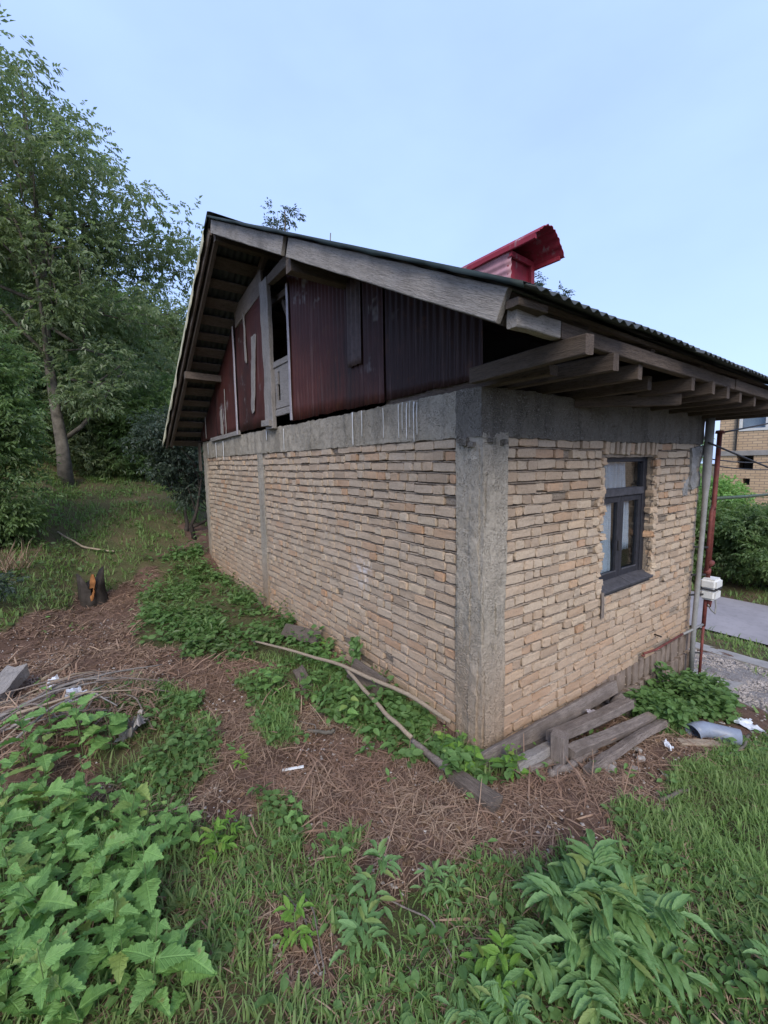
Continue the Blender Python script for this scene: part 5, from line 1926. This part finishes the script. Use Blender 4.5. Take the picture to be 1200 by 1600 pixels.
# feathered elder plants in the foreground
EL_big = [pinnate_variant(700 + k, .26, 3, .21, .115, 4, .31) for k in range(3)]
EL_sm = [pinnate_variant(720 + k, .20, 3, .09, .075, 2, .36) for k in range(3)]
big = [(-.66, -1.00, 1.0, 'leftmost stem of the big feathered elder clump at right'), (-.55, -1.04, 1.1, 'middle stem of the big feathered elder clump at right'), (-.48, -1.12, 1.0, 'right stem of the big feathered elder clump'),
       (-.60, -1.12, .95, 'front stem of the big feathered elder clump'), (-.42, -1.03, .85, 'back right stem of the big feathered elder clump'), (-.72, -1.08, .8, 'outer left stem of the big feathered elder clump'), (-.62, -.93, .75, 'rearmost stem of the big feathered elder clump'),
       (-.36, -1.14, .7, 'outer right stem of the big feathered elder clump'), (-.52, -.96, .8, 'back middle stem of the big feathered elder clump')]
for k, (x, y, s, lb) in enumerate(big):
    plant('elder_plant', EL_big[k % 3], x, y, rnd.uniform(0, 6), s * .92, M['elder'], lb, 'stems of the big elder clump', (rnd.normal(0, .1), rnd.normal(0, .1)))
for k, (x, y, s, mt, lb) in enumerate(((-1.10, -.38, 1.25, 'elder', 'tall feathered elder seedling in the middle foreground'), (-1.23, -.52, 1.2, 'elder', 'feathered elder seedling left of the tallest one'),
                                       (-.87, -.53, .9, 'elder', 'small feathered elder at the edge of the bare soil'), (-.82, -.60, .8, 'elder', 'smallest elder right of the one at the soil edge'))):
    plant('elder_plant', EL_sm[k % 3], x, y, rnd.uniform(0, 6), s * .72, M[mt], lb)
EL_l = [pinnate_variant(740 + k, .17, 3, .08, .065, 2, .42) for k in range(3)]
for k, (x, y, s, lb) in enumerate(((-1.44, -.36, 1.15, 'lime green seedling beside the dry stalks in the foreground'), (-.92, -.88, 1.3, 'lime green seedling at the bottom beside the elder leaf'), (-.98, -.95, 1.0, 'lower lime green seedling at the bottom edge'),
                                   (-1.57, .22, 1.15, 'lime seedling right of the young nettles'), (-1.50, .30, .9, 'second lime seedling right of the young nettles'), (-1.30, .80, .8, 'tiny lime seedling on the bare soil'))):
    plant('seedling', EL_l[k % 3], x, y, rnd.uniform(0, 6), s * .66, M['lime'], lb)
for k, (x, y, s, lb) in enumerate(((-1.10, -.96, .8, 'elder leaf cluster cut by the bottom edge, left'), (-1.0, -1.05, .8, 'elder leaf cluster cut by the bottom edge, right'), (-.16, -1.50, .8, 'elder plant at the bottom right corner'))):
    plant('elder_plant', EL_big[(k + 1) % 3], x, y, rnd.uniform(0, 6), s * .62, M['elder'], lb)
for k in range(22):
    x, y = rnd.uniform(-1.55, -.25), rnd.uniform(-1.15, .2)
    if float(green(np.array([x]), np.array([y]))[0]) < .5:
        continue
    plant('weed', (NTs if k % 3 else NTl)[k % 3], x, y, rnd.uniform(0, 6.28), rnd.uniform(.45, .85), M['nettle'], 'small broad-leaved weed standing in the foreground grass', 'small weeds in the foreground grass', (rnd.normal(0, .15), rnd.normal(0, .15)))
# brush heap at left: sticks
for k in range(58):
    a = rnd.normal(.15, .55)
    x, y = rnd.uniform(-2.8, -1.75), rnd.uniform(1.75, 2.55)
    Ls = rnd.uniform(.25, .85)
    d = np.array([math.cos(a), math.sin(a)]) * Ls / 2
    z = rnd.uniform(.03, .14)
    log('stick', [lz(x - d[0], y - d[1], z), lz(x + rnd.normal(0, .02), y + rnd.normal(0, .02), z + .02), lz(x + d[0], y + d[1], z)], [rnd.uniform(.005, .012), .007, .004], M[('palewood', 'oldwood', 'hatchwood')[k % 3]],
        'dry stick in the brush heap at left', 'stick', 6, 100 + k, .05, 'dry sticks of the brush heap')
straw('dead_grass', 7000, (-2.9, -1.6, 1.5, 2.5), 44, lambda x, y, r: r.random(len(x)) < np.exp(-(((x + 2.15) / .6) ** 2 + ((y - 1.95) / .45) ** 2)), .05, .16, .004, 'dry hay tangled over the brush heap', .08)
for k, (pts, r0) in enumerate(([lz(-1.95, 2.0, .06), lz(-1.75, 1.75, .12), lz(-1.68, 1.48, .03)], [lz(-1.36, -.1, .02), lz(-1.34, -.3, .05), lz(-1.40, -.52, .02)], [lz(-1.40, -.12, .02), lz(-1.38, -.3, .04), lz(-1.41, -.5, .02)],
                               [lz(-1.08, -.42, .04), lz(-.98, -.62, .05), lz(-1.0, -.78, .03)], [lz(-.80, 1.0, .02), lz(-.74, .86, .04), lz(-.78, .78, .02)]) and
                              list(zip(([lz(-1.95, 2.0, .06), lz(-1.75, 1.75, .12), lz(-1.68, 1.48, .03)], [lz(-1.36, -.1, .02), lz(-1.34, -.3, .05), lz(-1.40, -.52, .02)], [lz(-1.40, -.12, .02), lz(-1.38, -.3, .04), lz(-1.41, -.5, .02)],
                                        [lz(-1.08, -.42, .04), lz(-.98, -.62, .05), lz(-1.0, -.78, .03)], [lz(-.80, 1.0, .02), lz(-.74, .86, .04), lz(-.78, .78, .02)]), (.006, .003, .003, .0035, .004)))):
    log('stalk', pts, r0, M['oldwood'], ['arched dry cane over the right end of the brush heap', 'left dry stalk in the bare patch of the foreground', 'right dry stalk in the bare patch of the foreground', 'curved pale stalk beside the middle elder seedling', 'thin pale stalk on the soil under the wall weeds'][k], 'stalk', 6, 200 + k, .05)


# ------------------------------------------------------------------ trees
def compound(Pb, D, r, size, mat_ratio=.42, nl=3):
    """leaflets in feathered leaves for a batch of leaf stalks"""
    n = len(Pb)
    D = nrmz(D)
    S = nrmz(np.cross(D, np.array([0, 0, 1.0])[None] + r.normal(0, .4, (n, 3))))
    out_p, out_d = [], []
    for m in range(nl):
        u = .35 + .65 * m / nl
        for sg in (-1, 1):
            out_p.append(Pb + D * (u * size * 2.0)[:, None])
            out_d.append(S * sg + D * .5 + r.normal(0, .15, (n, 3)) - np.array([0, 0, .3]))
    out_p.append(Pb + D * (2.0 * size)[:, None])
    out_d.append(D - np.array([0, 0, .3]))
    return np.concatenate(out_p), np.concatenate(out_d)


def make_tree(name, base, ells, nclus, per, lsize, leafmat, barkmat, label, trunk_r, top, seed, limbs=9, group=None, crad=(.45, .85), cat='tree', comp=True, extra=None, trunk_bend=.15, ratio=.42, stems=1):
    r = np.random.default_rng(seed)
    base = np.array(base, float)
    T = empty(name, tuple(base), label, cat, group)
    # cluster centres inside the crown ellipsoids, biased outward
    w = np.array([e[3] * e[4] * e[5] for e in ells]) ** .8
    idx = r.choice(len(ells), nclus, p=w / w.sum())
    d = nrmz(r.normal(0, 1, (nclus, 3)))
    rad = r.uniform(.25, 1, nclus) ** .45
    E_ = np.array(ells)[idx]
    Cc = E_[:, :3] + d * rad[:, None] * E_[:, 3:6]
    cr_ = r.uniform(*crad, nclus)
    mb = MB()
    for sN in range(stems):
        sb = np.array([0., 0, 0]) if sN == 0 else np.array([r.normal(0, .18), r.normal(0, .18), 0])
        tp = np.array(top, float) if sN == 0 else np.array(top) * r.uniform(.7, 1) + r.normal(0, .3, 3)
        tt = np.linspace(0, 1, 10)
        tr = sb + tp * tt[:, None] + np.column_stack([trunk_bend * vnoise(np.stack([tt * 3, tt * 0 + sN], 1), 1, seed), trunk_bend * vnoise(np.stack([tt * 3, tt * 0 + 5 + sN], 1), 1, seed), tt * 0])
        tr[0] = sb - np.array([0, 0, .15])
        rr = trunk_r * (1 - .8 * tt) + trunk_r * .35 * np.exp(-tt * 14)
        mb.addm(*tube(tr, rr, 10))
        for k in range(limbs):
            h = r.uniform(.28, .95)
            s = np.array([np.interp(h, tt, tr[:, a]) for a in range(3)])
            c = Cc[r.integers(nclus)] - base
            c2 = s + (c - s) * .5 + np.array([0, 0, -.08 * np.linalg.norm(c - s)]) + r.normal(0, .12, 3)
            mb.addm(*tube(np.array([s, c2, c]), np.array([.45, .25, .06]) * trunk_r * (1.1 - .6 * h), 6))
            for q in range(2):
                c3 = Cc[np.argmin(np.linalg.norm(Cc - base - c - r.normal(0, 1., 3), axis=1))] - base
                mb.addm(*tube(np.array([c2, (c2 + c3) / 2 + r.normal(0, .1, 3), c3]), np.array([.18, .1, .03]) * trunk_r, 5))
    if extra:
        for pts, ra in extra:
            mb.addm(*tube(np.array(pts), np.array(ra), 7))
    link('trunk', mb.mesh('trunk', True), barkmat, T, loc=(0, 0, 0), world=False)
    n = nclus * per
    ci = np.repeat(np.arange(nclus), per)
    off = nrmz(r.normal(0, 1, (n, 3))) * (r.random(n) ** .5)[:, None] * np.array([1, 1, .7])
    Pb = Cc[ci] + off * cr_[ci][:, None] - base
    D = off + np.column_stack([r.normal(0, .4, n), r.normal(0, .4, n), r.normal(-.25, .35, n)])
    sz = lsize * r.uniform(.7, 1.25, n)
    if comp:
        Pb, D = compound(Pb, D, r, sz)
        sz = np.tile(sz, 7)
    n = len(Pb)
    Nn = np.column_stack([r.normal(0, .55, n), r.normal(0, .55, n), np.ones(n)])
    V, F_ = leaves(Pb, D, Nn, sz, sz * ratio, 'diamond')
    link('crown', mesh_np('crown', V, F_), leafmat, T, loc=(0, 0, 0), world=False)
    return T


# big walnut behind the bank
tb = np.array(lz(-2.08, 10.2))
make_tree('walnut_tree', tb, [(-3.6, 10.6, 8.35, 2.2, 2.0, 2.3), (-2.5, 10.5, 7.9, 2.3, 2.0, 1.9), (-1.1, 10.6, 7.2, 2.3, 1.8, 1.8), (-.4, 10.5, 6.0, 2.1, 1.6, 1.6), (-3.0, 10.5, 5.9, 2.6, 1.9, 1.7), (-1.3, 10.8, 4.8, 2.2, 1.6, 1.1), (-2.4, 9.9, 4.2, 1.3, .8, .7), (-2.2, 9.6, 3.3, 1.0, .6, .6)],
          188, 50, .105, M['walnut'], M['bark'], 'tall walnut tree with grey trunk on the bank behind the house', .125, (-.15, .1, 7.6), 801, 15, crad=(.4, .8), trunk_bend=.07,
          extra=[([(.05, 0, 1.0), (.35, -.15, 1.25), (.75, -.1, 1.75), (1.25, 0, 2.6)], [.055, .045, .03, .012]), ([(.06, 0, 1.75), (.6, -.1, 2.1), (1.3, -.2, 2.5)], [.04, .03, .012]), ([(.02, 0, 2.3), (.7, -.3, 2.2), (1.5, -.4, 2.9)], [.035, .025, .010])])
# wood on the slope behind
GB = 'trees and shrubs on the slope behind the walnut'
wood = [
    ('leafy_tree', (-5.2, 13.5), [(-5.2, 13.5, 8.2, 2.0, 1.7, 2.0), (-4.6, 13.3, 6.0, 2.2, 1.6, 2.0)], 90, 55, .13, 'far', 'leafy tree at the left edge behind the walnut', 4.5),
    ('leafy_tree', (-2.0, 16.5), [(-2.2, 16.5, 6.5, 3.0, 2.0, 2.2), (-1.0, 16.4, 5.0, 2.6, 1.8, 1.6)], 100, 55, .15, 'bush', 'bushy tree filling the gap right of the walnut trunk', 3.5),
    ('leafy_tree', (.9, 17.5), [(.9, 17.5, 6.4, 2.6, 1.9, 1.8), (1.6, 17.2, 5.2, 2.3, 1.6, 1.5)], 90, 50, .16, 'far', 'round crowned tree just left of the house corner', 3.5),
    ('leafy_tree', (-6.0, 19), [(-6, 19, 9.5, 3.4, 2.4, 3.2), (-4.5, 19, 7.5, 3.0, 2.2, 2.4)], 110, 48, .19, 'far', 'high tree deep in the wood at left', 6.0),
    ('leafy_tree', (-1.5, 22), [(-1.5, 22, 8.0, 4.0, 2.6, 2.6), (1.5, 22, 7.2, 3.4, 2.4, 2.2)], 120, 45, .20, 'far', 'broad tree deep in the wood behind', 5.0),
    ('shrub', (-1.5, 11.3), [(-1.5, 11.3, 2.5, 1.1, .8, .8), (-1.2, 11.2, 3.3, 1.0, .8, .7)], 50, 60, .09, 'far', 'pale shrub close behind the walnut trunk on its right', 1.2),
    ('shrub', (-.4, 11.0), [(-.4, 11.0, 2.4, 1.1, .8, .8), (-.1, 11.0, 3.2, .9, .7, .7)], 50, 60, .09, 'bush', 'bright shrub between the walnut and the dark house corner shrub', 1.2),
    ('shrub', (-3.6, 11.8), [(-3.6, 11.8, 2.9, 1.5, 1.1, 1.1), (-4.2, 11.6, 3.6, 1.4, 1.0, 1.0)], 55, 60, .10, 'bush', 'bright leafed shrub left of the walnut trunk', 1.4),
    ('shrub', (-1.3, 12.6), [(-1.3, 12.6, 2.9, 1.5, 1.0, 1.0), (-.6, 12.5, 3.4, 1.3, 1.0, .9)], 60, 60, .10, 'far', 'shrub right of the walnut trunk on the bank top', 1.3),
    ('shrub', (.5, 13.2), [(.5, 13.2, 2.6, 1.4, 1.0, 1.1), (.9, 13, 3.6, 1.2, .9, 1.0)], 60, 60, .10, 'bush', 'light green shrub behind the house corner shrub', 1.5),
    ('shrub', (1.9, 13.0), [(1.9, 13, 2.4, 1.4, 1.0, 1.3), (2.0, 13, 3.8, 1.2, .9, 1.1)], 50, 60, .11, 'far', 'shrub seen under the back eaves', 1.6),
]
for k, (nm, b, el, nc, per, ls, mt, lb, tp) in enumerate(wood):
    make_tree(nm, lz(*b), el, nc, per, ls, M[mt], M['bark_dark'], lb, .10 if nm != 'shrub' else .04, (0, 0, tp), 820 + k, 6, GB, (.45, .85) if nm != 'shrub' else (.3, .55), 'tree' if nm != 'shrub' else 'shrub')
# dark shrub with crooked stems by the far house corner
make_tree('dark_shrub', lz(-.22, 7.6), [(-.15, 7.75, 1.75, .55, .5, .65), (-.25, 7.8, 2.5, .7, .5, .6)], 40, 46, .075, M['darkbush'], M['bark_dark'], 'dark shrub with crooked bare stems at the far house corner', .035, (.15, .1, 1.3), 850, 7, None, (.18, .36), 'shrub', stems=3)
# light shrub on the left bank
make_tree('bank_shrub', lz(-2.95, 6.7), [(-3.0, 6.8, 1.7, .65, .5, .7), (-3.15, 6.9, 2.6, .75, .55, .7), (-2.85, 6.8, 1.3, .5, .4, .4), (-3.2, 6.9, 3.4, .7, .5, .6)], 85, 50, .075, M['bush'], M['bark_dark'], 'bright green shrub on the bank at the left edge', .03, (-.1, .1, 2.6), 851, 8, None, (.22, .42), 'shrub', stems=3)
make_tree('bank_shrub', lz(-3.3, 4.9), [(-3.35, 4.95, .75, .5, .4, .3), (-3.1, 4.7, .55, .4, .3, .2)], 26, 40, .055, M['darkbush'], M['bark_dark'], 'low dark undergrowth on the bank left of the stump', .02, (0, 0, .5), 852, 5, None, (.12, .24), 'shrub')
# dry stalk tuft on the bank
r_ = np.random.default_rng(4)
n = 70
c0 = np.array(lz(-2.75, 5.9))
Pb = np.column_stack([r_.normal(0, .10, n), r_.normal(0, .10, n), r_.uniform(0, .05, n)])
D = np.column_stack([r_.normal(0, .45, n), r_.normal(0, .45, n), np.ones(n)])
V, F_ = leaves(Pb, D, np.column_stack([r_.normal(0, 1, n), r_.normal(0, 1, n), np.full(n, .1)]), r_.uniform(.2, .5, n), .012, 'blade')
link('dry_tuft', mesh_np('dry_tuft', V, F_), M['straw'], loc=tuple(c0), label='tuft of dry pale stalks on the bank above the stump', cat='plant')
# trees whose tips show over the roof
make_tree('roadside_tree', lz(3.6, 11.0), [(3.55, 11.0, 8.95, .42, .36, .42), (3.6, 11.0, 7.4, 1.0, .9, .9)], 30, 18, .10, M['darkbush'], M['bark'], 'slim tree whose bushy top shows above the roof, left one', .08, (-.05, 0, 8.4), 861, 7, None, (.16, .32))
make_tree('roadside_tree', lz(4.85, 10.4), [(4.82, 10.4, 9.0, .18, .18, .45), (4.85, 10.4, 7.4, .6, .5, .7)], 34, 18, .10, M['darkbush'], M['bark'], 'slim tree whose narrow top shows above the roof, right one', .07, (-.03, 0, 8.5), 863, 6, None, (.14, .26))
make_tree('roadside_tree', lz(9.5, 6.1), [(9.35, 6.38, 6.98, .2, .2, .25), (9.71, 5.85, 6.68, .15, .15, .35), (9.6, 6.1, 5.8, .7, .6, .6)], 36, 18, .085, M['darkbush'], M['bark'], 'slim tree whose tips show over the eaves by the dormer', .07, (.1, 0, 6.6), 862, 6, None, (.10, .22))

# ------------------------------------------------------------------ beyond the lane
make_tree('hedge_shrub', lz(9.6, 2.2), [(9.6, 2.2, .05, 1.1, .75, .7), (9.8, 2.3, .55, .9, .7, .42)], 60, 60, .085, M['bush'], M['bark_dark'], 'leafy shrub across the lane nearest the riser', .03, (0, 0, 1.2), 871, 6, 'shrubs across the lane', (.25, .45), 'shrub', stems=2)
make_tree('hedge_shrub', lz(9.7, .9), [(9.7, .9, .0, 1.0, .8, .7), (9.9, .8, .45, .9, .7, .42)], 60, 60, .085, M['bush'], M['bark_dark'], 'leafy shrub across the lane at the right edge', .03, (0, 0, 1.2), 872, 6, 'shrubs across the lane', (.25, .45), 'shrub', stems=2)
make_tree('hedge_shrub', lz(9.9, -.6), [(9.9, -.6, .2, 1.1, .8, .8)], 40, 60, .085, M['bush'], M['bark_dark'], 'leafy shrub across the lane, beyond the right edge one', .03, (0, 0, 1.2), 873, 6, 'shrubs across the lane', (.25, .45), 'shrub')
make_tree('garden_tree', lz(11.0, 2.5), [(11.0, 2.4, .95, .7, .5, .38), (11.3, 1.9, .85, .7, .5, .3), (11.4, 3.05, 2.3, .28, .22, .8)], 46, 50, .08, M['nettle'], M['bark'], 'pale green tree before the far brick building', .04, (.1, -.1, 1.6), 874, 6, None, (.2, .4))

def mat_farbrick():
    m, t, b, out = new_mat('far_brick_courses')
    p = pos(t)
    sx = nd(t, 'ShaderNodeSeparateXYZ')
    t.links.new(p, sx.inputs[0])
    cb = nd(t, 'ShaderNodeCombineXYZ')
    t.links.new(sx.outputs['Y'], cb.inputs[0])
    t.links.new(sx.outputs['Z'], cb.inputs[1])
    br = nd(t, 'ShaderNodeTexBrick')
    br.inputs['Scale'].default_value = 1.0
    br.inputs['Brick Width'].default_value = .21
    br.inputs['Row Height'].default_value = .072
    br.inputs['Mortar Size'].default_value = .008
    br.inputs['Color1'].default_value = (.48, .33, .20, 1)
    br.inputs['Color2'].default_value = (.56, .40, .25, 1)
    br.inputs['Mortar'].default_value = (.26, .19, .14, 1)
    t.links.new(cb.outputs[0], br.inputs['Vector'])
    col_link(t, b, br.outputs['Color'])
    b.inputs['Roughness'].default_value = .95
    bump(t, b, br.outputs['Fac'], -.5, .01)
    return m


M['farbrick'] = mat_farbrick()
BX = 13.0
FB = empty('far_building', (BX, -2.5, -.9), 'yellow brick building with white framed window across the lane', 'building')


def fpart(name, lo, hi, mat, parent=FB):
    V_, Fq_ = box_vf(lo, hi)
    return link(name, MB().add(V_ - np.array(origin_of(parent)), Fq_).mesh(name), mat, parent, loc=(0, 0, 0), world=False)


# wall with openings: upper window, dark carport opening, vent
ops = [(1.05, 2.42, 2.58, 3.25), (2.05, 2.42, 1.55, 1.92), (2.10, 2.26, 1.12, 1.30)]
ys = sorted({-8, 2.86} | {o_[0] for o_ in ops} | {o_[1] for o_ in ops})
zs = sorted({-1.0, 3.3, 1.92, 2.02} | {o_[2] for o_ in ops} | {o_[3] for o_ in ops})
mbw = MB()
for a, b in zip(ys[:-1], ys[1:]):
    for c, d in zip(zs[:-1], zs[1:]):
        my, mz = (a + b) / 2, (c + d) / 2
        if any(o_[0] < my < o_[1] and o_[2] < mz < o_[3] for o_ in ops):
            continue
        V_, Fq_ = box_vf((BX, a, c), (BX + .25, b, d))
        mbw.add(V_ - np.array(FB.location), Fq_)
link('wall', mbw.mesh('wall'), M['farbrick'], FB, loc=(0, 0, 0), world=False)
fpart('side_wall', (BX + .252, 2.6, -1), (20, 2.855, 3.3), M['farbrick'])
fpart('rear_wall', (19.8, -8, -1), (20.05, 2.59, 3.3), M['farbrick'])
fpart('roof', (BX - .1, -8.1, 3.3), (20.2, 2.95, 3.36), M['slab'])
fpart('floor_band', (BX - .03, -8, 1.925), (BX - .002, 2.88, 2.06), M['slab'])
fpart('inner_wall', (BX + 1.2, -2, -1), (BX + 1.3, 2.58, 3.28), M['interior'])
fpart('corner_pipe', (BX - .05, 2.44, 2.07), (BX - .005, 2.47, 3.29), M['wire'])
fw_ = link('window', None, None, FB, loc=(BX, 1.7, 2.58))
wm = M['plastic']
fpart('window_frame', (BX - .02, 2.36, 2.585), (BX + .06, 2.415, 3.245), wm, fw_)
fpart('window_frame', (BX - .02, 1.055, 2.585), (BX + .06, 2.358, 2.65), wm, fw_)
fpart('window_frame', (BX - .02, 1.80, 2.652), (BX + .06, 1.85, 3.24), wm, fw_)
fpart('pane', (BX + .03, 1.86, 2.66), (BX + .035, 2.35, 3.24), M['glass'], fw_)
fpart('pane', (BX + .03, 1.06, 2.66), (BX + .035, 1.79, 3.24), M['glass'], fw_)
fpart('blind', (BX + .12, 1.06, 2.6), (BX + .13, 2.40, 3.24), M['curtain'], fw_)
